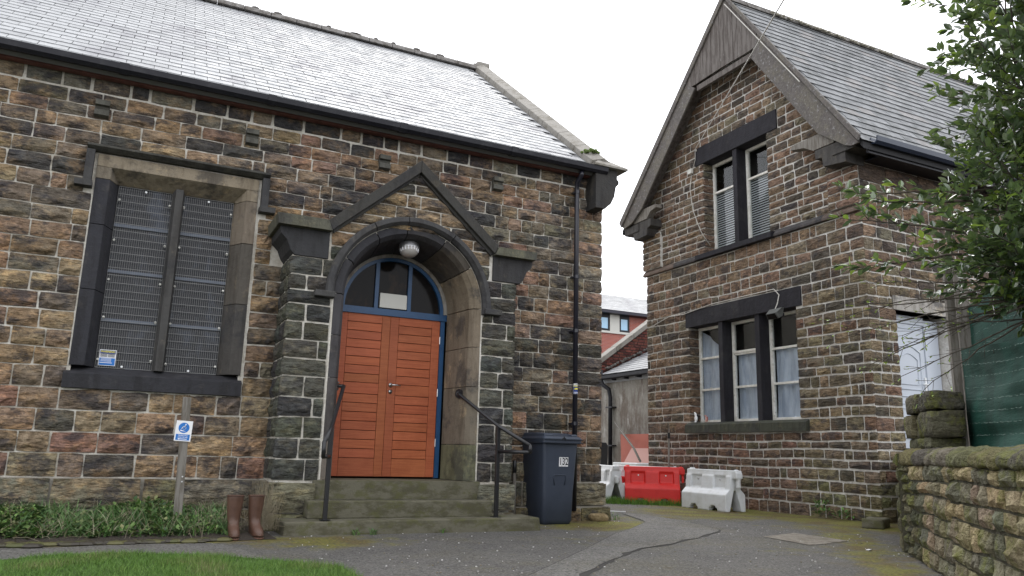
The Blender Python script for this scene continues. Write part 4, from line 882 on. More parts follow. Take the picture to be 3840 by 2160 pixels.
cab([(10.3, 10.32, 3.56), (10.42, 10.38, 3.68), (10.44, 10.35, 3.84), (10.45, 10.48, 3.97), (10.46, 11.2, 3.97), (10.46, 12.2, 3.965), (10.455, 12.6, 3.93), (10.45, 13.1, 3.88), (10.45, 13.6, 3.90), (10.45, 14.3, 3.75)], .009)
hb('cable_box', (10.40, 12.68, 6.92), (10.46, 12.8, 7.02), m='panel')
cab([(10.45, 12.73, 6.92), (10.44, 12.78, 6.6), (10.44, 12.7, 6.1), (10.44, 12.55, 5.75), (10.44, 12.42, 5.5), (10.6, 12.36, 5.25)], .008); cab([(10.45, 12.7, 7.0), (10.45, 12.6, 7.2), (10.44, 12.58, 7.44)], .006)
ln = thing('overhead_cable', 'thin pale telephone wire slanting up across the gable boards into the sky', 'cable', (10.44, 12.58, 7.44))
q = MB(); A = V((10.44, 12.58, 7.44)); B_ = V((5.59, 5.38, 5.46)); Dd = (B_-A)
q.tube([A + Dd*t + V((0, 0, -.0*t)) for t in (0, .25, .5, .75, 1, 1.1)], .0075, 6); q.tube([A, A+V((.06, .0, -.05))], .02, 6)
# it runs on to a pole behind the viewer
end = V((-3.0, -7.0, 6.3)); P1 = A + Dd*1.1
q.tube([P1, P1.lerp(end, .5), end], .011, 6); q.build('wire', 'cable', ln, smooth=True)
# ================================================================ steps, rails, bin, boots, sign
stp = thing('stone_steps', 'two broad green-stained stone steps in front of the orange doors', 'steps', (2.9, 8.6, 0))
mb = MB(); mb.add([(1.60, 8.5, -.05), (4.62, 8.52, -.05), (4.62, 9.06, -.05), (1.60, 9.06, -.05), (1.61, 8.51, .138), (4.6, 8.53, .15), (4.62, 9.06, .15), (1.6, 9.06, .138)], [(0, 3, 2, 1), (4, 5, 6, 7), (0, 1, 5, 4), (1, 2, 6, 5), (2, 3, 7, 6), (3, 0, 4, 7)])
mb.build('step', 'step', stp, bev=.015)
mb = MB(); mb.box((1.9, 8.8, .14), (4.1, 9.06, .328)); mb.build('step', 'step', stp, bev=.014)
def rail(nm, lab, att, post, end, pz):
    t = thing(nm, lab, 'handrail', (post[0], post[1], .15), group='handrails beside the steps')
    q = MB(); q.box((post[0]-.022, post[1]-.022, .14), (post[0]+.022, post[1]+.022, pz)); q.build('post', 'iron', t, bev=.003)
    q = MB(); q.box((post[0]-.05, post[1]-.05, .148), (post[0]+.05, post[1]+.05, .156)); q.build('base_plate', 'iron', t)
    P = V((post[0], post[1], pz+.012)); 
    q = MB(); q.tube([V(att)+V((0, .0, 0)), V(att)+(P-V(att)).normalized()*.03, P, V((*end, ))], .0225, 12); q.build('rail', 'iron', t, smooth=True)
    e = V(end); lo = V((end[0], end[1], pz-.29)); q = MB(); q.tube([e+V((0, 0, .01)), lo+V((0, 0, -.01))], .0225, 12); q.tube([lo, V((post[0], post[1], pz-.29))], .0225, 12); q.build('end_loop', 'iron', t, smooth=True)
    return t
tr = rail('handrail', 'black handrail to the right of the doors, sloping down to the wheelie bin', (3.79, 9.28, 1.62), (4.09, 8.68), (4.31, 8.26, .985), 1.2)
q = MB(); q.tube([(3.82, 9.3, 1.62), (3.80, 9.29, 1.62)], .06, 16); q.build('wall_flange', 'iron', tr); q = MB(); q.tube([(3.815, 9.3, 1.62), (3.78, 9.27, 1.62)], .024, 10); q.build('rail_stub', 'iron', tr)
tl_ = rail('handrail', 'black handrail to the left of the doors with rusty lower brace', (2.30, 9.22, 1.62), (2.035, 8.57), (1.885, 8.2, .955), 1.1)
q = MB(); q.tube([(2.215, 9.26, 1.62), (2.235, 9.25, 1.62)], .055, 16); q.tube([(2.22, 9.25, 1.62), (2.30, 9.22, 1.62)], .022, 10); q.build('wall_flange', 'iron', tl_)
for dz in (.04, -.04): q = MB(); q.tube([(2.235, 9.25, 1.62+dz), (2.25, 9.25, 1.62+dz)], .009, 6); q.build('bolt', 'steel', tl_)
# loose pipe with a black top beside the bin
t = thing('grey_pipe', 'short upright grey pipe with a black top between the right handrail and the bin', 'pipe', (4.76, 9.56, 0)); 
q = MB(); q.tube([(4.77, 9.56, .0), (4.76, 9.56, .64)], .022, 10); q.build('pipe_body', 'grey_wood', t, smooth=True); q = MB(); q.tube([(4.76, 9.56, .64), (4.76, 9.56, .8)], .028, 10); q.build('pipe_top', 'iron', t, smooth=True)
# wheelie bin
bn = thing('wheelie_bin', 'dark blue-grey wheelie bin numbered 132 below the rainwater pipe', 'bin', (5.23, 9.18, .0), math.radians(1.5), local=True)
def rrect(hx, y0, y1, r, z, n=4):
    pts = []
    for (cx_, cy_, a) in ((hx-r, y0+r, -90), (hx-r, y1-r, 0), (-hx+r, y1-r, 90), (-hx+r, y0+r, 180)):
        for k in range(n+1): t = math.radians(a+90*k/n); pts.append((cx_+r*math.cos(t), cy_+r*math.sin(t), z))
    return pts
q = MB(); q.loft([rrect(.205, .05, .50, .03, .0), rrect(.225, .01, .54, .055, .05), rrect(.235, .0, .58, .05, .4), rrect(.262, -.035, .66, .045, .92), rrect(.265, -.04, .68, .04, 1.0), rrect(.262, -.038, .675, .04, 1.06)]); body = q.build('body', 'bin', bn, smooth=False, bev=.004)
for p in body.data.polygons: p.use_smooth = abs(p.normal.z) < .8
q = MB(); q.tube([(-.075, -.012, .50), (-.1, -.016, .60), (-.08, -.017, .63), (.08, -.018, .63), (.1, -.017, .60), (.075, -.013, .50)], .006, 6); q.build('moulded_arch', 'bin', bn, smooth=True)
q = MB(); q.loft([rrect(.29, -.085, .70, .03, 1.035), rrect(.295, -.09, .71, .03, 1.05), rrect(.295, -.09, .71, .03, 1.075), rrect(.30, -.10, .71, .03, 1.08), rrect(.30, -.10, .71, .03, 1.10), rrect(.275, -.075, .70, .03, 1.125), rrect(.26, .12, .69, .03, 1.165), rrect(.24, .2, .68, .03, 1.175)]); lid = q.build('lid', 'bin', bn)
q = MB(); q.box((-.27, -.05, 1.11), (-.12, .16, 1.165)); q.box((.15, -.05, 1.11), (.25, .16, 1.16)); q.box((-.12, .1, 1.12), (.16, .17, 1.172)); q.build('lid_ridge', 'bin', lid, bev=.02)
q = MB(); q.tube([(-.02, -.103, 1.085), (.0, -.115, 1.12), (.035, -.103, 1.085)], .008, 6); q.build('lid_catch', 'rubber', lid)
q = MB(); q.box((-.3, -.105, 1.045), (.3, -.098, 1.052)); q.box((-.3, -.109, 1.088), (.3, -.1, 1.093)); q.build('lid_rib', 'bin', lid)
q = MB(); q.tube([(-.25, .66, .98), (-.25, .75, 1.02), (.25, .75, 1.02), (.25, .66, .98)], .016, 8); q.build('handle', 'bin', bn, smooth=True)
for sx in (-1, 1):
    q = MB(); q.tube([(sx*.235, .58, .1), (sx*.29, .58, .1)], .1, 22); wh = q.build('wheel', 'tyre', bn, bev=.008); q = MB(); q.tube([(sx*.289, .58, .1), (sx*.297, .58, .1)], .055, 14); q.build('hub', 'bin', wh)
for i, d in enumerate('132'):
    x = .0 + i*.048; yy = -.0235; z = .80
    q = MB(); tilt = -.027
    q.add([(x-.0215, yy-.002, z-.06+tilt*0), (x+.0215, yy-.002, z-.06), (x+.0215, yy-.0105, z+.06), (x-.0215, yy-.0105, z+.06)], [(0, 1, 2, 3)]); pl = q.build('number_plate', 'paper', bn, recalc=False)
    text(d, .13, lambda a, b, c, x=x, yy=yy, z=z: (x+a, yy-.0074-b*.08-c, z+b*1.0), 'black', pl, 'digit', sx=.6, bold=.003)
# boots
def boot(x, y, rz, lab, sc_=1.):
    t = thing('wellington_boot', lab, 'boot', (x, y, .006), rz, 'pair of wellington boots', local=True)
    n = 18; rings = []
    for z, cy_, rx_, ry, in ((.012, -.035, .048, .135), (.03, -.035, .055, .142), (.055, -.033, .057, .14), (.085, -.024, .056, .124), (.11, -.004, .054, .096), (.135, .014, .053, .072), (.165, .024, .055, .062), (.2, .026, .060, .062), (.28, .024, .069, .068), (.36, .022, .075, .072), (.4, .02, .077, .074)):
        rr_ = []
        for k in range(n):
            a = 2*math.pi*k/n; sx_ = math.cos(a)*rx_*1.05; sy_ = math.sin(a)*ry
            if z < .1 and sy_ > 0: sx_ *= .86
            rr_.append((sx_, cy_+sy_, z + (.012*math.sin(a)+.006*math.cos(2*a) if z > .4 else 0)))
        rings.append(rr_)
    b = MB().loft(rings, caps=(True, False)).build('boot_upper', 'boot', t, smooth=True, solid=.004); md = b.modifiers.new('ss', 'SUBSURF'); md.levels = 1; md.render_levels = 1
    q = MB(); pts = [V(p)+V((0, 0, .004)) for p in rings[-1]]; q.tube(pts+[pts[0]], .005, 6); q.build('top_band', 'boot', t, smooth=True)
    for z0, z1, k, m in ((.0, .014, 1.07, 'sole'), (.028, .04, 1.05, 'boot')):
        o = []
        for zz in (z0, z1): o.append([(math.cos(2*math.pi*i/n)*.055*k*(.86 if math.sin(2*math.pi*i/n) > 0 else 1), -.035+math.sin(2*math.pi*i/n)*.142*k, zz) for i in range(n)])
        MB().loft(o).build('sole' if m == 'sole' else 'foot_band', m, t, bev=.003)
boot(1.09, 8.36, math.radians(3), 'brown wellington boot farther from the steps, by the flower bed'); boot(1.30, 8.39, math.radians(14), 'brown wellington boot nearer to the steps, its toe turned outward')
# sign post
sp_ = thing('sign_post', 'leaning grey timber post carrying a small blue and white wheelchair ramp sign', 'sign', (.62, 8.9, .02))
q = MB(); B0 = V((.615, 8.9, -.1)); T0 = V((.575, 8.9, 1.38))
q.loft([[(c.x+sx*.041, c.y+sy*.03, c.z) for sx, sy in ((-1, -1), (1, -1), (1, 1), (-1, 1))] for c in (B0, B0.lerp(T0, .4), B0.lerp(T0, .8), T0)]); q.build('post', 'grey_wood', sp_, bev=.005)
q = MB(); q.box((.54, 8.86, .0), (.69, 8.94, .17)); q.build('post_base', 'soil', sp_, bev=.02)
for z in (.52, .57): q = MB(); q.tube([(.612, 8.872, z), (.612, 8.866, z)], .008, 8); q.build('bolt', 'steel', sp_)
sc0 = V((.573, 8.862, 1.03)); ca, sa = math.cos(math.radians(-2.5)), math.sin(math.radians(-2.5))
def SP(x, y, z=0): return (sc0.x + x*ca - y*sa, sc0.y - z, sc0.z + x*sa + y*ca)
def spl(nm, poly, m, d0, d1, par): q = MB(); q.ext(poly, lambda u, v, w: SP(u, v, w), d0, d1); return q.build(nm, m, par)
sg = spl('sign_plate', [(-.08, -.104), (.08, -.104), (.08, .104), (-.08, .104)], 'paper', 0, .003, sp_)
circ = lambda cx_, cy_, r0, n=28, a0=0, a1=360: [(cx_+r0*math.cos(math.radians(a0+(a1-a0)*i/n)), cy_+r0*math.sin(math.radians(a0+(a1-a0)*i/n))) for i in range(n if a1-a0 == 360 else n+1)]
spl('blue_disc', circ(0, .032, .053), 'blueprint', .0032, .0038, sg)
def stroke(pts, w_, m='paper', d=.0042):
    q = MB()
    for a, b in zip(pts[:-1], pts[1:]):
        dx, dy_ = b[0]-a[0], b[1]-a[1]; L_ = math.hypot(dx, dy_); nx_, ny_ = -dy_/L_*w_/2, dx/L_*w_/2; ex_, ey_ = dx/L_*w_*.3, dy_/L_*w_*.3
        q.ext([(a[0]+nx_-ex_, a[1]+ny_-ey_), (a[0]-nx_-ex_, a[1]-ny_-ey_), (b[0]-nx_+ex_, b[1]-ny_+ey_), (b[0]+nx_+ex_, b[1]+ny_+ey_)], lambda u, v, w: SP(u, v, w), .004, d+.0006)
    q.build('wheelchair_symbol', m, sg)
spl('wheelchair_symbol', circ(.014, .068, .0062, 14), 'paper', .004, .0046, sg)
stroke([(.013, .06), (.008, .042), (-.010, .042), (-.022, .023)], .0065); stroke([(.012, .05), (-.004, .050)], .004)
stroke(circ(.004, .032, .0155, 16, -190, 70), .0045)
spl('ramp_symbol', [(-.031, -.003), (-.031, .012), (.024, -.003)], 'paper', .004, .0046, sg)
spl('blue_panel', [(-.067, -.094), (.067, -.094), (.067, -.034), (-.067, -.034)], 'blueprint', .0032, .0038, sg)
text('Disabled ramp', .0165, lambda x, y, z: SP(x, y-.046, .004+z), 'paper', sg, sx=.95, bold=.0003); text('access this way', .0165, lambda x, y, z: SP(x, y-.063, .004+z), 'paper', sg, sx=.95, bold=.0003)
spl('arrow', [(-.047, -.082), (-.03, -.072), (-.03, -.0785), (.043, -.0785), (.043, -.0855), (-.03, -.0855), (-.03, -.092)], 'paper', .004, .0046, sg)
for y in (.094, -.099): spl('screw', circ(0, y, .003, 8), 'steel', .0032, .0045, sg)

# ================================================================ water-filled barriers
def barrier(x, y, ang, m, lab, tilt=0):
    t = thing('road_barrier', lab, 'barrier', (x, y, .0), ang, 'plastic road barriers in the lane', local=True)
    t.rotation_euler = (0, tilt, ang); t.scale = (1, 1, 1); L_ = .6
    q = MB(); XX = lambda u, v, w: (w, u, v)
    def sec(x0, x1, foot, ins=0, top=True):
        i = ins
        for s in (-1, 1):
            f = foot
            q.ext([(s*p, z) for p, z in ((.225-i*.3, f), (.225-i*.3, .28), (.17, .335), (.125, .37), (.08, .39), (.065, .57), (.085, .61), (.07, .675), (-.01, .675), (-.01, .37), (.03, .34), (.13-i*.3, f))], XX, x0, x1)
    for a, b, f in ((-L_, -.37, 0), (-.372, -.33, .05), (-.332, -.19, .085), (-.192, -.15, .05), (-.152, .152, 0), (.15, .192, .05), (.19, .332, .085), (.33, .372, .05), (.37, L_, 0)):
        sec(a, b, f, 0)
    for s in (-1, 1): q.box((-.34, s*.085-.045, .40), (-.26, s*.085+.045, .60)) if False else None
    for a, b in ((-L_, -.47), (.47, L_), (-.16, .16)):
        for s in (-1, 1): q.ext([(s*.02, .36), (s*.13, .36), (s*.1, .6), (s*.02, .6)], XX, a, b)
    q.box((-L_-.02, -.07, .62), (L_+.10, .07, .70)); q.box((L_-.02, -.07, .45), (L_+.10, .07, .64)) if False else q.box((L_, -.07, .56), (L_+.12, .07, .66)); q.box((L_+.05, -.035, .40), (L_+.11, .035, .6))
    q.tube([(-L_-.07, 0, .36), (-L_-.07, 0, .50)], .05, 12); q.box((-L_-.06, -.03, .39), (-L_+.02, .03, .47))
    q.tube([(-L_+.06, 0, .69), (-L_+.06, 0, .725)], .045, 12); q.tube([(L_+.04, 0, .69), (L_+.04, 0, .715)], .03, 10)
    q.box((-.2, -.158, .322), (.2, .158, .35)); q.box((-.13, -.118, .46), (.13, .118, .475))
    body = q.build('barrier_body', m, t, smooth=True, remesh=.0115)
    for s in (-1, 1):
        for bx in (-.3, .3):
            b = MB(); b.tube([(bx, s*.06, .53), (bx, s*.078, .53)], .016, 8); b.build('bolt', 'steel', t)
    b = MB(); b.box((-.62, -.235, .0), (-.6, .235, .0)) if False else None
    return t
barrier(9.47+.2, 11.4, math.radians(-90), 'wplast', 'white plastic barrier standing alone against the brown stone gable wall')
br = barrier(9.66, 13.2, math.radians(-33), 'red', 'bright red plastic barrier linked between white ones, small grass at its foot')
br.scale = (.9, 1, 1)
barrier(9.12, 14.0, math.radians(74), 'wplast', 'white plastic barrier seen end-on, just beyond the corner of the dark hall')
barrier(9.95, 13.85, math.radians(-33), 'wplast', 'white plastic barrier mostly hidden right behind the red one')
# loose stone, litter
t = MB(); rng_ = random.Random(4); vs = []
t.ell((0, 0, 0), (.15, .10, .085), 12, 8)
for i, v in enumerate(t.v):
    p = V(v); p *= 1+.28*noise.noise(p*9+V((3, 1, 2))); p.z = max(-.05, min(.06, p.z)); t.v[i] = tuple(p + V((6.1, 9.6, .045)))
tag(t.build('loose_rock', 'rock'), 'small yellowish rock lying at the foot of the hall corner', 'rock')
q = MB(); q.box((0, 0, 0), (.28, .035, .012)); o = q.build('white_strip', 'white'); o.location = (7.25, 11.1, .006); o.rotation_euler = (0, 0, math.radians(-38)); tag(o, 'thin white strip of litter on the tarmac beyond the hall corner', 'litter')
q = MB(); q.box((0, 0, 0), (.09, .035, .006)); o = q.build('paper_scrap', 'paper'); o.location = (7.1, 5.95, .006); o.rotation_euler = (0, 0, .4); tag(o, 'white scrap of paper on the tarmac near the garden wall', 'litter')
# stick-thin post beside the gable wall
t = thing('leaning_pole', 'thin grey pole with a black cap standing against the gable left of the window', 'pole', (10.3, 13.5, 0)); q = MB(); q.tube([(10.3, 13.5, 0), (10.32, 13.49, 1.28)], .022, 8); q.build('shaft', 'grey_wood', t, smooth=True); q = MB(); q.tube([(10.32, 13.49, 1.28), (10.32, 13.49, 1.4)], .03, 8); q.build('cap', 'rubber', t)
# bird ornaments on the sill
def orn(x, y, z, s, cw, cb, lab, lean=0):
    t = thing('bird_ornament', lab, 'ornament', (x, y, z), math.radians(20), 'bird ornaments on the sill', local=True)
    q = MB(); q.ell((0, .0, .075*s), (.028*s, .034*s, .062*s), 12, 9); q.ell((0, .01*s, .15*s), (.021*s, .023*s, .035*s), 12, 8); q.ell((0, .022*s, .182*s), (.02*s, .026*s, .02*s), 12, 8)
    q.ell((-.016*s, .01*s, .012*s), (.012*s, .022*s, .012*s), 8, 6); q.ell((.016*s, .01*s, .012*s), (.012*s, .022*s, .012*s), 8, 6); q.build('bird_body', cw, t, smooth=True, remesh=.005*s)
    q = MB(); q.ell((.02*s, -.022*s, .09*s), (.02*s, .022*s, .075*s), 10, 8); q.build('wing', cb, t, smooth=True); q = MB(); q.ell((.008*s, .018*s, .193*s), (.021*s, .026*s, .012*s), 10, 6); q.tube([(0, .04*s, .188*s), (0, .085*s, .19*s)], .007*s, 6, r1=.003*s); q.build('cap_and_beak', cb, t, smooth=True)
orn(10.47, 12.78, 1.6, 1.05, 'white', 'black', 'black and white bird ornament standing at the end of the mossy sill')
orn(10.47, 12.47, 1.6, .7, 'pinkpale', 'pinkboard', 'small pinkish bird ornament crouching beside the first mullion')
# dark board edge, pale crate just past the hall corner
q = MB(); q.ext([(0, 0), (.3, 0), (.31, .48), (.27, .56), (.02, .57), (0, .52)], XZ, 0, .05); o = q.build('black_seat_back', 'rubber', bev=.015); o.location = (9.55, 15.2, .62); o.rotation_euler = (0, 0, math.radians(-30)); tag(o, 'black rounded seat back showing past the hall corner', 'chair')
# ================================================================ outbuilding and the far brick block
shed = thing('rendered_outbuilding', 'low grey rendered outbuilding with a lean-to slate roof in the gap', 'outbuilding', (12.3, 17.5, 0))
mb = MB(); mb.box((12.3, 14.5, -.05), (12.6, 20.5, 3.05)); mb.build('wall', 'plaster', shed)
mb = MB(); mb.box((12.27, 14.5, 2.92), (12.3, 20.5, 3.06)); mb.build('wall_plate', mat('pale_grey_paint', (.36, .37, .4), .7), shed)
US = V((0, -1, 0)); SS = V((1.55, 0, .74)).normalized()
mb = MB(); mb.ext([(12.12, 3.13), (15.2, 4.62), (15.2, 4.5), (12.12, 3.03)], XZ, 14.4, 19.04); mb.build('roof', 'under', shed)
slates((12.1, 19.02, 3.14), US, SS, 0, 16, .2, .3, lambda k: (0, 4.5), pal_sl, 'slate', shed, random.Random(2), limit=80)
mb = MB(); mb.ext([(12.02, 3.1), (12.03, 3.02), (12.08, 2.99), (12.13, 3.02), (12.14, 3.1)], lambda u, v, w: (u, w, v), 14.5, 19.0); mb.build('gutter', 'gutter', shed)
for y in (16.6, 17.2, 17.8, 18.4):
    q = MB(); q.box((12.1, y-.03, 2.96), (12.3, y+.03, 3.04)); q.build('gutter_bracket', 'gutter', shed)
q = MB(); q.tube([(12.06, 18.86, 3.28), (12.06, 18.86, 3.0), (12.08, 18.8, 2.86), (12.18, 18.62, 2.72), (12.2, 18.58, 2.5), (12.2, 18.58, 0)], .06, 12); dpp = q.build('downpipe', 'gutter', shed, smooth=True)
for z in (2.2, 1.15): q = MB(); q.box((12.14, 18.42, z), (12.3, 18.74, z+.035)); q.build('pipe_bracket', 'gutter', dpp)
# raking brick parapet
ptop = lambda x: 3.62+(x-12.15)*.72
def pal_b(c, r): return jit(r.choice([(.19, .065, .05), (.16, .055, .045), (.12, .045, .04), (.2, .08, .06)]), .12, r)
mb = MB(); mb.ext([(12.15, 2.9), (15.6, 2.9), (15.6, ptop(15.6)-.1), (12.15, ptop(12.15)-.12)], XZ, 19.08, 19.3); mb.build('parapet', mat('dark_brick_joint', (.06, .045, .04), .95), shed)
rb = random.Random(6)
bs_ = lay((0, 19.08, 0), (1, 0, 0), (0, -1, 0), levels(3.2, 5.6, .085, rb, .05), lambda a, b: [(12.17, 12.17, 15.5, 15.5)], (.2, .24), .02, .004, pal_b, rb, waves=.004, nu=3, nv=3, rim=.012)
bs_ = [e for e in bs_ if e[0].z < ptop(e[0].x)-.14]
raise_stones(bs_, shed, 'brick', 'brick', 60, 'brickwork')
for i in range(6):
    a, b = 12.1+i*.6, 12.1+(i+1)*.6-.01; q = MB(); q.ext([(a, ptop(a)-.14), (b, ptop(b)-.14), (b, ptop(b)+.02), (a, ptop(a)+.02)], XZ, 18.98, 19.36, jit((.24, .2, .17))); q.build('coping_stone', 'coping', shed, bev=.02)
q = MB()
for k in range(70):
    x = R.uniform(12.3, 14.2); q.ell((x, 19.0+R.uniform(-.05, .05), 3.2+(x-12.12)*.478+.05*R.random()+.02), (R.uniform(.03, .07), .03, R.uniform(.015, .04)), 5, 3)
q.build('loose_flashing', 'lead', shed)['kind'] = 'stuff'
# boards and stick leaning in the lane
q = MB(); q.ext([(16.4, 0), (17.72, 0), (17.78, 1.46), (16.4, 1.46)], YZ, 12.0, 12.03); tag(q.build('leaning_board', 'pinkboard'), 'dull red board leaning on the grey rendered wall', 'board', 'boards leaning in the lane')
q = MB(); q.add([(11.6, 16.2, 0), (11.62, 17.75, 0), (11.95, 17.2, 1.1), (11.93, 16.2, 1.1), (11.65, 16.2, 0), (11.67, 17.75, 0), (12.0, 17.2, 1.1), (11.98, 16.2, 1.1)], [(0, 1, 2, 3), (7, 6, 5, 4), (0, 4, 5, 1), (1, 5, 6, 2), (2, 6, 7, 3), (3, 7, 4, 0)]); tag(q.build('leaning_board', 'pinkpale'), 'paler pink board tilted in front of the dull red one', 'board', 'boards leaning in the lane')
q = MB(); q.tube([(12.2, 18.35, 1.8), (11.6, 16.6, 1.1), (11.3, 15.9, .78)], .028, 7); tag(q.build('thin_branch', 'grey_wood', smooth=True), 'long bare stick leaning across the red board', 'stick')
q = MB(); q.box((10.7, 15.2, .0), (11.7, 16.2, .74)); tag(q.build('white_crate', 'wplast', bev=.02), 'low white box behind the red barrier beside the gable', 'box')
far = thing('brick_block', 'distant red brick block with white-lit slate roof and blue-grey windows', 'building', (30, 40, 0))
m = bpy.data.materials.new('far_brick'); m.use_nodes = True; t_ = m.node_tree; bt = t_.nodes.new('ShaderNodeTexBrick'); g_ = t_.nodes.new('ShaderNodeNewGeometry'); mp_ = t_.nodes.new('ShaderNodeMapping')
mp_.inputs['Rotation'].default_value = (math.radians(-90), 0, 0); t_.links.new(g_.outputs['Position'], mp_.inputs[0]); t_.links.new(mp_.outputs[0], bt.inputs['Vector'])
bt.inputs['Color1'].default_value = (.36, .095, .065, 1); bt.inputs['Color2'].default_value = (.27, .07, .055, 1); bt.inputs['Mortar'].default_value = (.36, .26, .23, 1); bt.inputs['Scale'].default_value = 1; bt.inputs['Brick Width'].default_value = .23; bt.inputs['Row Height'].default_value = .085; bt.inputs['Mortar Size'].default_value = .008
t_.links.new(bt.outputs[0], t_.nodes['Principled BSDF'].inputs['Base Color']); t_.nodes['Principled BSDF'].inputs['Roughness'].default_value = .9; M['far_brick'] = m
q = MB(); q.box((18, 40, -.05), (40, 48, 8.25)); q.box((18, 40, 8.25), (24.6, 48, 9.5)); q.box((27.5, 40, 8.25), (40, 48, 9.5)); q.build('wall', 'far_brick', far)
q = MB(); q.box((24.6, 40.02, 8.25), (27.5, 48, 9.5)); q.build('dark_room', 'interior', far)
q = MB(); q.ext([(39.5, 9.58), (43.6, 11.5), (48.5, 9.4)], YZ, 17.5, 40.5); q.build('roof', 'under', far)
SF = V((0, 4.1, 1.92)).normalized(); slates((0, 39.45, 9.6), (1, 0, 0), SF, 0, 15, .3, .45, lambda k: (22, 36), lambda r: (r.uniform(.5, .62),)*3, 'slate', far, random.Random(5), limit=40, lift=.03)  # near-white slate colour carries the sky's reflected light
q = MB(); q.box((17.5, 39.4, 9.42), (40.5, 39.5, 9.6)); q.build('gutter', mat('dark_purple_gutter', (.03, .028, .04), .5), far); q = MB(); q.box((17.5, 39.5, 9.42), (40.5, 39.99, 9.46)); q.build('soffit', 'gutter', far)
for x0, x1 in ((24.7, 26.2), (26.9, 27.65)):
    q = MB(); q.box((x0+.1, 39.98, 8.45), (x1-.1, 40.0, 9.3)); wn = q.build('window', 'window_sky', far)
    for a, b in (((x0, 39.95, 8.4), (x0+.12, 40.015, 9.42)), ((x1-.12, 39.95, 8.4), (x1, 40.015, 9.42)), ((x0+.12, 39.95, 8.4), (x1-.12, 40.015, 8.52)), ((x0+.12, 39.95, 9.2), (x1-.12, 40.015, 9.42))): q = MB(); q.box(a, b); q.build('window_frame', 'gutter', wn)
q = MB(); q.box((26.2, 39.93, 8.36), (26.9, 40.01, 9.42)); q.build('infill_panel', 'panel', far); q = MB(); q.box((24.6, 39.9, 8.25), (27.72, 40.015, 8.38)); q.build('window_sill', 'panel', far)

# ================================================================ garden wall, terrace, netting
P0 = V((7.31, 5.69, 0)); Dw = V((-.687, -.727, 0)).normalized(); Nw = V((-.727, .687, 0)).normalized()     # Nw faces the yard
gw = thing('garden_wall', 'mossy rubble stone garden wall with rounded coping stones, lower right', 'wall', tuple(P0))
def W(t, off, z): return tuple(P0 + Dw*t - Nw*off + V((0, 0, z)))
mb = MB(); mb.ext([(0.02, .03), (5.8, .03), (5.8, .36), (.02, .36)], lambda u, v, w: W(u, v, w), -.05, .9); mb.build('wall_core', 'mortar_moss', gw)
rw = random.Random(15)
def pal_w(c, r):
    t = (c-P0).length
    ops = [(.3, .265, .165), (.38, .32, .19), (.25, .23, .155), (.42, .34, .2), (.19, .185, .13), (.33, .26, .19)] if t > 1.0 else [(.11, .11, .06), (.09, .09, .055), (.14, .13, .075)]
    return jit(r.choice(ops), .18, r)
zs_ = [0, .15, .32, .46, .63, .75, .89]
ws = []
for a, b, zz in ((0, .42, [0, .1, .2, .29, .4, .5, .6, .7, .8, .89]), (.42, 2.1, zs_), (2.1, 5.8, [0, .17, .31, .49, .62, .77, .89])):
    ws += lay(W(0, .03, 0), Dw, Nw, zz, lambda z0, z1, a=a, b=b: [(a, a, b, b)], (.15, .4), .026, .03, pal_w, rw, waves=.02, rim=.012, zj=.02)
ws += lay(W(0.02, .38, 0), Nw, -Dw, [0, .14, .3, .42, .58, .7, .89], lambda a, b: [(0, 0, .36, .36)], (.16, .36), .02, .04, pal_w, rw, waves=.01, rim=.018)
raise_stones(ws, gw, 'stone_moss', 'stone')
tt = -.04
for i, L_ in enumerate((.72, .62, .8, .66, .75, .7, .8, .6)):
    q = MB(); rings = []; h0 = 1.055 - .008*i
    for k in range(9):
        t = tt + L_*k/8; e = 1-.12*(k in (0, 8)); sec = []
        for j in range(12):
            a = math.pi*(j/11); wv = noise.noise(V((t*5, j*.6, 3)))*.02
            sec.append(W(t+.01*(k == 0)-.01*(k == 8), .2-math.cos(a)*.215*e, .885+((h0-.885)*math.sin(a)**.55*e if 0 < j < 11 else 0)+wv))
        rings.append(sec)
    q.loft(rings, col=jit(((.17, .165, .07), (.11, .105, .085), (.2, .19, .14), (.16, .155, .08))[i % 4], .1)); rough(q.build('coping_stone', 'stone_moss', gw, smooth=True), .045, lv=2)
    tt += L_+.012
# stub of a taller wall on top of the far end
for (t0, t1, z0, z1, o0, o1, c_) in ((.05, 1.15, 1.04, 1.14, .1, .4, (.12, .12, .07)), (.0, .42, 1.15, 1.38, .08, .3, (.16, .145, .085)), (.45, .66, 1.14, 1.37, .12, .38, (.14, .13, .08)), (.68, 1.25, 1.14, 1.38, .1, .38, (.11, .105, .07)), (.16, .72, 1.39, 1.57, .08, .36, (.13, .12, .085)), (.73, 1.25, 1.39, 1.55, .1, .38, (.10, .095, .075))):
    q = MB(); n_ = 5
    ew = lambda: rw.uniform(-.012, .012)
    q.loft([[W(t0+(t1-t0)*k/n_+ew(), (o0, o0, o1, o1)[j]+ew(), (z0, z1, z1, z0)[j]+ew()*.8) for j in range(4)] for k in range(n_+1)], col=c_); rough(q.build('stub_stone', 'stone_moss', gw, smooth=True), .05, lv=2)
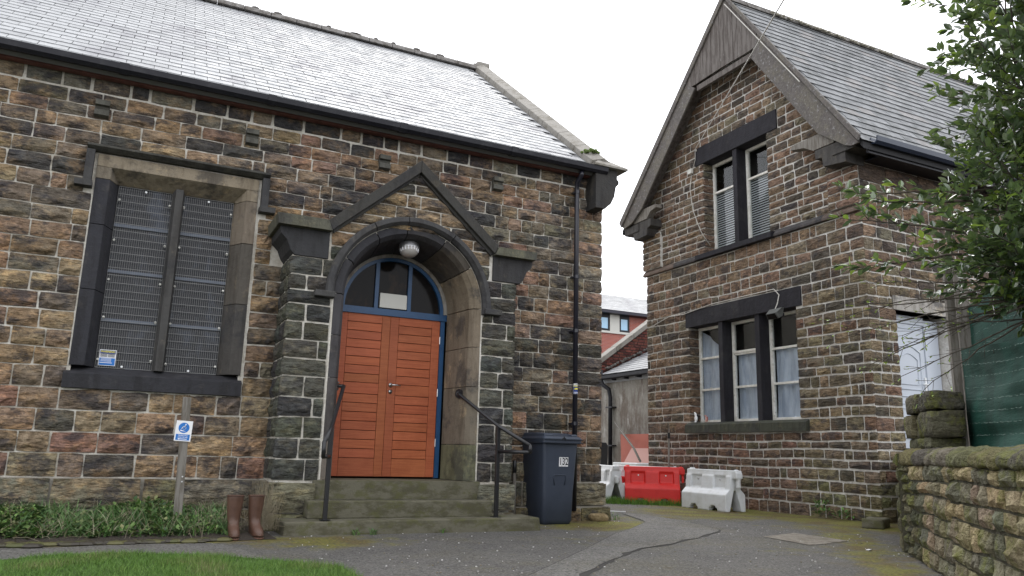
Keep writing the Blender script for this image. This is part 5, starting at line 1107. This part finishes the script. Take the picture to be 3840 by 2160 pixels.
# return wall holding up the terrace
A_ = P0 + V((.05, .05, 0)); B2 = V((11.05, 8.5, 0)); q = MB(); d_ = (B2-A_).normalized(); n2 = V((d_.y, -d_.x, 0))
q.ext([(0, 0), ((B2-A_).length, 0), ((B2-A_).length, .25), (0, .25)], lambda u, v, w: tuple(A_ + d_*u + n2*v + V((0, 0, w))), -.05, 1.0); q.build('return_wall', 'mortar_moss', gw)
raise_stones(lay(A_, d_, -n2, [0, .18, .36, .54, .7, .86, 1.0], lambda a, b: [(0.05, .05, 4.4, 4.4)], (.2, .4), .02, .03, pal_w, rw, waves=.01), gw, 'stone_moss', 'return_stone')
q = MB(); q.ext([(W(.1, .33, 0)[0], W(.1, .33, 0)[1]), (W(6, .33, 0)[0], W(6, .33, 0)[1]), (12, -6), (30, -6), (30, 8.5), (11.1, 8.5)], XY, -.05, .98); q.build('terrace', 'soil')['kind'] = 'structure'
q = MB(); q.box((0, 0, 0), (.55, .28, .13), (.2, .19, .16)); o = rough(q.build('doorstep_slab', 'step', smooth=True), .04); o.location = (9.55, 7.75, 0); o.rotation_euler = (0, 0, .5); tag(o, 'low worn stone slab between the house corner and the garden wall', 'slab')
# posts and netting behind the wall
po = [(.90, .42, 2.9, .045, 'slim weathered fence post at the end of the green netting'), (-1.2, 1.0, 3.3, .09, 'thicker pale fence post farther back, behind the slim one')]
for t, off, h, w_, lab in po:
    q = MB(); a = V(W(t, off, .93)); q.loft([[a + Dw*sx*w_ + Nw*sy*w_*.8 + V((0, 0, z)) + Dw*(-.02*z) for sx, sy in ((-1, -1), (1, -1), (1, 1), (-1, 1))] for z in (0, .6, h-.9)]); tag(q.build('fence_post', 'grey_wood', bev=.006), lab, 'fence post', 'fence posts of the netting screen')
q = MB(); a = V(W(1.08, .4, .98)); q.loft([[a + Dw*(sx*.03*(1-z*2.2)+ .05*z) + Nw*sy*.012 + V((0, 0, z)) for sx, sy in ((-1, -1), (1, -1), (1, 1), (-1, 1))] for z in (0, .2, .4)]); tag(q.build('wooden_stake', 'grey_wood'), 'short split wooden stake at the foot of the slim fence post', 'stake')
def netting(nm, lab, t0, t1, off, z0, ztop, sd, rows):
    th = thing(nm, lab, 'netting', W(t0, off, .98), group='green netting screens'); q = MB(); nx, nz_ = 70, 36
    def pt(u, v):
        t = t0+(t1-t0)*u; zt = ztop(u); z = z0+(zt-z0)*v
        b = .05*noise.noise(V((u*3+sd, v*2.2-u*1.4, sd))) + .028*math.sin(9*(v*1.1-u*.75)+sd)*(1-v)*.9 + .018*noise.noise(V((u*11, v*9, sd))) + .06*math.sin(math.pi*u)
        b *= min(1, u*12+.1)
        return V(W(t, off+b, z))
    for j in range(nz_+1):
        for i in range(nx+1): q.v.append(tuple(pt(i/nx, j/nz_))); q.c.append((.5,)*3)
    q.f = [(j*(nx+1)+i, j*(nx+1)+i+1, (j+1)*(nx+1)+i+1, (j+1)*(nx+1)+i) for j in range(nz_) for i in range(nx)]
    q.build('net_sheet', 'netting', th, smooth=True)
    s = MB()
    for k in range(rows):
        v = (k+.5)/rows
        for i in range(150):
            if rw.random() < .3: continue
            u = i/150; a, b = pt(u, v+.004*math.sin(i*1.7)), pt(u+.0055, v+.003*math.sin(i*1.7+1)); s.add([a+Nw*.004, b+Nw*.004, b+Nw*.004+V((0, 0, .005)), a+Nw*.004+V((0, 0, .005))], [(0, 1, 2, 3)])
    s.build('net_stitching', 'stitch', th, recalc=False)['kind'] = 'stuff'
netting('green_netting', 'dark green netting sheet hung along the garden wall, sagging at its top', 1.0, 6.2, .45, 1.0, lambda u: 1.97-.12*math.sin(min(1, u*3)*1.57)-.02*u, 1., 9)
netting('green_netting', 'second green netting sheet, higher and behind the sagging one under the leaves', -1.25, 7.0, 1.05, 1.0, lambda u: 2.75, 5., 12)
q = MB(); q.tube([W(1.5, .5, 1.0), W(1.55, .52, 1.4)], .01, 5)
# ================================================================ laurel tree over the netting
tree = thing('laurel_tree', 'glossy-leaved evergreen tree reaching in from the right over the green netting', 'tree', (7.75, 3.75, .98))
TB = V((7.75, 3.75, .95)); rt = random.Random(31)
bark = MB()
trunks = []
def limb(a, b, r0, r1, bend=.15, n=7):
    a, b = V(a), V(b); L_ = (b-a).length; o = V((rt.uniform(-1, 1), rt.uniform(-1, 1), rt.uniform(-.5, .5)))*bend*L_
    pts = [a.lerp(b, i/n) + o*math.sin(math.pi*i/n)*.5 + V((rt.uniform(-1, 1), rt.uniform(-1, 1), rt.uniform(-1, 1)))*.012*L_*(0 < i < n) for i in range(n+1)]
    bark.tube(pts, r0, 7, r1=r1); return pts
q_ = limb(TB, (7.5, 3.85, 2.6), .09, .06, .05); q = MB(); 
# leaf meshes
def leafgeo(L_, w_, col, curl):
    b = MB(); z = curl*L_
    b.add([(0, 0, 0), (-w_*.36, L_*.22, .10*w_), (-w_*.5, L_*.52, .12*w_+z*.3), (-w_*.26, L_*.83, .08*w_+z*.7), (0, L_, z), (w_*.26, L_*.83, .08*w_+z*.7), (w_*.5, L_*.52, .12*w_+z*.3), (w_*.36, L_*.22, .10*w_), (0, L_*.5, z*.25)],
          [(0, 8, 1), (1, 8, 2), (2, 8, 3), (3, 8, 4), (4, 8, 5), (5, 8, 6), (6, 8, 7), (7, 8, 0)], col); return b
LC = [(.06, .10, .045), (.08, .125, .05), (.05, .08, .042), (.09, .14, .05), (.10, .13, .09), (.14, .22, .045), (.22, .31, .06)]
LV = [leafgeo(rt.uniform(.085, .115), rt.uniform(.044, .058), LC[k % 7], rt.uniform(-.18, .08)) for k in range(14)]
LW = [0, 1, 2, 3, 4, 7, 8, 9, 10, 11, 0, 1, 2, 8, 9, 3, 10, 5, 12]
leaves = []
def leaf_at(p, d, k=None, s=1.):
    z = V((rt.uniform(-.7, .7), rt.uniform(-.7, .7), 1)).normalized(); y = (d + V((rt.uniform(-.5, .5), rt.uniform(-.5, .5), rt.uniform(-.5, .35)))).normalized()
    x = y.cross(z).normalized(); z = x.cross(y)
    Mx = Matrix((x*s, y*s, z*s)).transposed().to_4x4(); Mx.translation = p; leaves.append((Mx, rt.choice(LW) if k is None else k))
def twig(a, d, L_, young=.1, dens=.027, s=1.):
    n = max(3, int(L_/.06)); p = V(a); pts = [p.copy()]; d = d.normalized()
    for i in range(n):
        d = (d + V((rt.uniform(-.13, .13), rt.uniform(-.13, .13), rt.uniform(-.06, .11)))).normalized(); p = p + d*L_/n; pts.append(p.copy())
    bark.tube(pts, .0055, 4, r1=.002, cap=False)
    m = int(L_/dens); yy = rt.random() < young
    for i in range(m):
        t = (i+.5)/m; k = min(int(t*n), n-1); q = pts[k].lerp(pts[k+1], t*n-k); side = d.cross(V((rt.uniform(-1, 1), rt.uniform(-1, 1), rt.uniform(-1, 1)))).normalized()
        leaf_at(q, side*.9 + d*.8, rt.choice((5, 6, 12, 13)) if (yy and t > .6) else None, s)
    for k in range(3): leaf_at(pts[-1], d, None, s)
# lobes of the crown: centre, radii, number of twigs
lobes = [((7.15, 3.85, 5.1), (.8, .7, .8), 100), ((7.05, 3.8, 4.2), (.65, .6, .65), 85), ((6.95, 3.95, 3.3), (.6, .5, .5), 70), ((7.3, 3.6, 4.3), (.8, .8, 1.1), 170), ((7.05, 3.75, 3.3), (.7, .75, .8), 150),
         ((6.8, 4.05, 2.75), (.5, .45, .38), 40), ((7.0, 3.6, 2.6), (.8, .8, .45), 150), ((7.6, 3.2, 3.2), (.9, .9, 1.2), 150), ((7.5, 3.5, 5.4), (1.0, .9, .9), 120), ((6.8, 3.85, 2.4), (.4, .4, .28), 20)]
for c, rad, n in lobes:
    c = V(c); pts = limb(q_[-1] if c.z > 2.6 else q_[3], c, .038, .014, .12)
    for i in range(n):
        u = V((rt.gauss(0, 1), rt.gauss(0, 1), rt.gauss(0, 1))).normalized(); rr_ = rt.uniform(.35, .95)
        p = c + V((u.x*rad[0], u.y*rad[1], u.z*rad[2]))*rr_
        if i % 9 == 0: limb(pts[rt.randrange(3, 8)], p, .012, .005, .15, 5)
        twig(p, u + V((-.15, .1, .25)), rt.uniform(.18, .38))
# sprays that reach out to the left, in front of the house
for a, b, ns in (((6.8, 4.0, 3.3), (6.15, 5.0, 3.45), 5), ((6.4, 4.2, 2.9), (5.75, 4.75, 3.05), 9), ((6.4, 4.2, 2.7), (5.85, 4.85, 2.62), 8), ((6.6, 4.1, 3.2), (6.05, 4.75, 3.28), 9)):
    pts = limb(a, b, .012, .004, .08, 8)
    for i in range(2, 9): twig(pts[i], (pts[i]-pts[i-1]).normalized()+V((rt.uniform(-.5, .5), rt.uniform(-.5, .5), rt.uniform(-.1, .5))), rt.uniform(.1, .22), .3, .032)
# nearly bare sprays with small yellow leaves
small = []
for a, b in (((6.6, 3.9, 2.3), (5.75, 4.95, 2.0)), ((6.6, 3.9, 2.3), (5.9, 4.8, 2.3)), ((6.6, 3.9, 2.2), (5.85, 4.75, 1.75)), ((6.7, 3.8, 2.3), (5.95, 4.6, 1.85)), ((6.7, 3.8, 2.15), (5.7, 4.35, 1.6)), ((6.5, 3.9, 2.35), (5.65, 5.0, 2.15)), ((6.8, 3.7, 2.25), (5.75, 4.15, 1.95)), ((6.6, 3.8, 2.1), (5.9, 4.3, 1.5)), ((6.6, 3.9, 2.25), (6.0, 4.7, 2.1)), ((6.7, 3.8, 2.25), (6.1, 4.4, 1.95)), ((6.6, 3.85, 2.2), (5.95, 4.5, 1.98)), ((6.75, 3.7, 2.1), (6.0, 4.1, 2.05)), ((6.6, 3.9, 2.4), (5.85, 4.65, 2.45))):
    pts = limb(a, b, .008, .0025, .12, 9)
    for i in range(3, 10):
        for _ in range(2):
            d = ((pts[i]-pts[i-1]).normalized() + V((rt.uniform(-.8, .8), rt.uniform(-.8, .8), rt.uniform(-.5, .6)))).normalized(); e = pts[i]+d*rt.uniform(.06, .2); bark.tube([pts[i], e], .0022, 3, cap=False)
            if i > 5:
                for _ in range(3): leaf_at(e - d*rt.uniform(0, .05), d, rt.choice((5, 6, 12, 13, 6)), .28)
bark.build('trunk', 'bark', tree, smooth=True)
leaves.sort(key=lambda e: (e[0].translation-EYE).length)
lm = [b.mesh('leaf', M['leaf']) for b in LV]
rest = MB(); nl = 0
fwd = V((-cam.matrix_world.col[2].x, -cam.matrix_world.col[2].y, -cam.matrix_world.col[2].z)); rgt = V(cam.matrix_world.col[0][:3])
for Mx, k in leaves:
    d = Mx.translation-EYE
    if nl < 300 and Mx.to_scale()[0] > .6 and abs(d.dot(rgt)/d.dot(fwd)) < .655:
        o = link('leaf', lm[k], tree); T2 = Mx.copy(); T2.translation = Mx.translation - tree.location; o.matrix_local = T2; nl += 1
    else: rest.add([Mx @ V(v) for v in LV[k].v], LV[k].f, LV[k].c[0])
o = link('foliage', rest.mesh('foliage', M['leaf']), tree); o['kind'] = 'stuff'

# ================================================================ grass, bed plants, weeds
rg = random.Random(77)
def inside(x, y, P):
    c = False; j = len(P)-1
    for i in range(len(P)):
        if (P[i][1] > y) != (P[j][1] > y) and x < (P[j][0]-P[i][0])*(y-P[i][1])/(P[j][1]-P[i][1])+P[i][0]: c = not c
        j = i
    return c
def blade(mb, x, y, z, h, w_, lean, col, seg=2):
    a = rg.uniform(0, 6.283); dx, dy_ = math.cos(a), math.sin(a); px_, py_ = -dy_*w_, dx*w_; ca_ = rg.uniform(0, 6.283); lx_, ly_ = math.cos(ca_)*lean, math.sin(ca_)*lean
    vs = []
    for k in range(seg+1):
        t = k/seg; f = 1-t*.75 if k < seg else 0
        c = (x+lx_*t*t, y+ly_*t*t, z+h*(t-.25*t*t*(lean/h)))
        if k < seg: vs += [(c[0]-px_*f, c[1]-py_*f, c[2]), (c[0]+px_*f, c[1]+py_*f, c[2])]
        else: vs.append(c)
    fs = [(2*k, 2*k+1, 2*k+3, 2*k+2) for k in range(seg-1)] + [(2*seg-2, 2*seg-1, 2*seg)]
    mb.add(vs, fs, col)
gm = MB()
GC = [(.09, .18, .028), (.11, .21, .036), (.07, .145, .025), (.14, .23, .045), (.14, .18, .055), (.22, .2, .1)]
n = 0
while n < 46000:
    x, y = rg.uniform(-1.6, 1.75), rg.uniform(5.3, 7.45)
    e = .05*noise.noise(V((x*5, y*5, 0)))
    if not inside(x, y+e, LE): continue
    pn = noise.noise(V((x*2.2, y*2.2, 4))); k = min(5, max(0, int(2+pn*4+rg.uniform(-1.3, 1.6))))
    blade(gm, x, y, 0, rg.uniform(.035, .075)*(1+.5*pn), .0022, rg.uniform(.01, .05), GC[k]); n += 1
for i in range(9000):
    x, y = rg.uniform(-6, -1.5), rg.uniform(5, 6.9)
    blade(gm, x, y, 0, .06, .006, .03, GC[rg.randrange(4)])
o = link('lawn_grass', gm.mesh('lawn_grass', M['grass'])); tag(o, 'short bright green lawn grass beside the path', 'grass', kind='stuff')
# the flower bed
bp = MB()
BC = [(.05, .1, .026), (.07, .14, .032), (.1, .19, .04), (.035, .065, .025), (.14, .22, .06), (.16, .17, .07)]
def bedz(y): return .12*max(0, min(1, (y-8.15)/1.0))
def leafy(mb, x, y, z, h, n, L_, cols, w_=.45):
    for i in range(n):
        a = rg.uniform(0, 6.28); e = rg.uniform(.1, 1.1); d = V((math.cos(a)*math.cos(e), math.sin(a)*math.cos(e), math.sin(e)*.9)); p = V((x, y, z + h*rg.uniform(.2, 1))) + V((math.cos(a), math.sin(a), 0))*rg.uniform(0, .05)
        up = V((0, 0, 1)); s = d.cross(up).normalized(); ll = L_*rg.uniform(.6, 1.2); w2 = ll*w_*.5; c = jit(rg.choice(cols), .2, rg)
        mb.add([p, p+d*ll*.45+s*w2, p+d*ll-V((0, 0, ll*.15)), p+d*ll*.45-s*w2], [(0, 1, 2), (0, 2, 3)], c)
for i in range(2600):
    x = rg.uniform(-1.5, 1.0) if i < 2300 else rg.uniform(-5, -1.5); y = rg.uniform(8.32, 9.6); dn = noise.noise(V((x*1.6, y*1.4, 9)))
    if dn < -.12 and rg.random() < .85: continue
    if x > .75 and rg.random() < .6: continue
    h = (.05+.11*(dn+.4))*rg.uniform(.6, 1.3)*(1.0 if y > 8.5 else .7)
    leafy(bp, x, y, bedz(y), max(.03, h), 7, .05 if rg.random() < .75 else .085, BC, rg.choice((.5, .7)))
for i in range(6500):
    x = rg.uniform(-1.5, 1.1); y = rg.uniform(8.28, 9.6); dn = noise.noise(V((x*2.1, y*2, 2)))
    if dn < -.15 and rg.random() < .8: continue
    c = jit(rg.choice(((.05, .11, .03), (.07, .15, .04), (.1, .17, .06), (.26, .24, .15) if rg.random() < .6 else (.12, .2, .06))), .15, rg)
    blade(bp, x, y, bedz(y), rg.uniform(.08, .24), rg.uniform(.003, .008), rg.uniform(.05, .26), c, 4)
o = link('bed_plants', bp.mesh('bed_plants', M['plant'])); tag(o, 'mixed low green plants and grasses filling the bed along the hall', 'plants', kind='stuff')
dp_ = MB()
for i in range(420):
    x = rg.choice((rg.uniform(.7, 1.5), rg.uniform(-1.5, .9))); y = rg.uniform(8.2 if x < .85 else 8.5, 8.8) if rg.random() < .6 else rg.uniform(8.7, 9.6)
    a = rg.uniform(0, 6.28); L_ = rg.uniform(.06, .28); e = rg.uniform(-.05, 1.3); p = V((x, y, bedz(y)+.02)); d = V((math.cos(a)*math.cos(e), math.sin(a)*math.cos(e), math.sin(e)))
    dp_.tube([p, p+d*L_*.5+V((0, 0, .02)), p+d*L_], .0022, 3, (.17, .145, .10), cap=False)
for i in range(170):
    x = rg.uniform(1.4, 1.58); y = rg.uniform(8.6, 9.5); dp_.tube([(x, y, .05), (x+rg.uniform(-.04, .04), y, .2), (x+rg.uniform(-.08, .08), y+rg.uniform(-.05, .05), rg.uniform(.25, .55))], .002, 3, (.2, .17, .11), cap=False)
o = link('dry_stems', dp_.mesh('dry_stems', M['plant'])); tag(o, 'tangle of dry tan stems round the boots and the porch corner', 'dry stems', kind='stuff')
# mossy clods along the front of the bed
mc = MB()
for i in range(260):
    x = rg.uniform(-1.6, 1.0); y = 8.14+.08*max(0, x)+rg.gauss(0, .045); s = rg.uniform(.015, .06)
    mc.ell((x, y, .012), (s*1.5, s, s*.45), 7, 4, rg.choice(((.07, .075, .025), (.05, .045, .025), (.04, .034, .025), (.09, .085, .03))))
o = link('moss_clods', mc.mesh('moss_clods', M['plant'])); tag(o, 'mossy clods along the front edge of the flower bed', 'moss', kind='stuff')
def weed(x, y, z, h, nm, lab, n=40, L_=.09, cols=((.07, .15, .03), (.1, .2, .04), (.05, .11, .03)), blades=0, spread=.06, grp=None):
    b = MB()
    gs_ = lambda: max(-1.2, min(1.2, rg.gauss(0, 1)))*spread
    for i in range(n): leafy(b, x+gs_(), y+gs_(), z, h, 3, L_, cols, .4)
    for i in range(blades): blade(b, x+gs_(), y+gs_(), z, rg.uniform(.6, 1.3)*max(h, .08), .004, .05, rg.choice(((.08, .17, .03), (.12, .2, .06), (.06, .12, .03))), 3)
    o = link(nm, b.mesh(nm, M['plant'])); tag(o, lab, 'weed', grp)
    return o
weed(10.28, 9.45, 0, .28, 'leafy_weed', 'tallest leafy weed growing at the foot of the gable wall', 26, .1, spread=.07)
weed(10.3, 9.08, 0, .14, 'leafy_weed', 'lower leafy weed by the gable foot, nearer the house corner', 20, .09, spread=.09)
weed(2.36, 8.47, 0, .04, 'small_weed', 'small weed at the foot of the lowest step, nearer the boots', 5, .05, blades=14, spread=.03)
weed(2.54, 8.47, 0, .04, 'small_weed', 'second small weed at the foot of the lowest step', 5, .05, blades=14, spread=.03)
weed(3.35, 8.49, 0, .03, 'small_weed', 'tiny pale weed under the middle of the lowest step', 3, .04, blades=6, spread=.02)
weed(6.45, 9.72, 0, .1, 'small_weed', 'wiry weed on the footing at the hall corner', 4, .05, blades=26, spread=.05)
weed(4.55, 2.95, .0, .22, 'grass_tuft', 'yellow-green grass tuft at the foot of the garden wall, bottom corner', 2, .06, blades=60, spread=.05)
gt = MB()
for i in range(3200):
    if rg.random() < .5: t = rg.random(); x, y = 8.3+t*1.5+rg.gauss(0, .12), 13.2-t*.95+rg.gauss(0, .1)
    else: x, y = 8.75+rg.gauss(0, .3), 13.6+rg.gauss(0, .5)
    blade(gt, x, y, 0, rg.uniform(.04, .17), .004, rg.uniform(.02, .08), jit(rg.choice(((.08, .18, .02), (.12, .22, .03), (.06, .13, .02))), .15, rg), 2)
o = link('lane_grass', gt.mesh('lane_grass', M['grass'])); tag(o, 'rough grass growing round the foot of the red barrier', 'grass', kind='stuff')
pb = MB()
for i in range(420):
    x, y = rg.uniform(1.5, 8.5), rg.uniform(5.0, 9.5); s = rg.uniform(.004, .011)
    pb.ell((x, y, .004), (s, s*rg.uniform(.6, 1), s*.6), 5, 3, rg.choice(((.5, .49, .47), (.3, .29, .27), (.16, .14, .1))))
o = link('grit', pb.mesh('grit', M['plant'])); tag(o, 'scattered pale grit and crumbs on the asphalt', 'grit', kind='stuff')
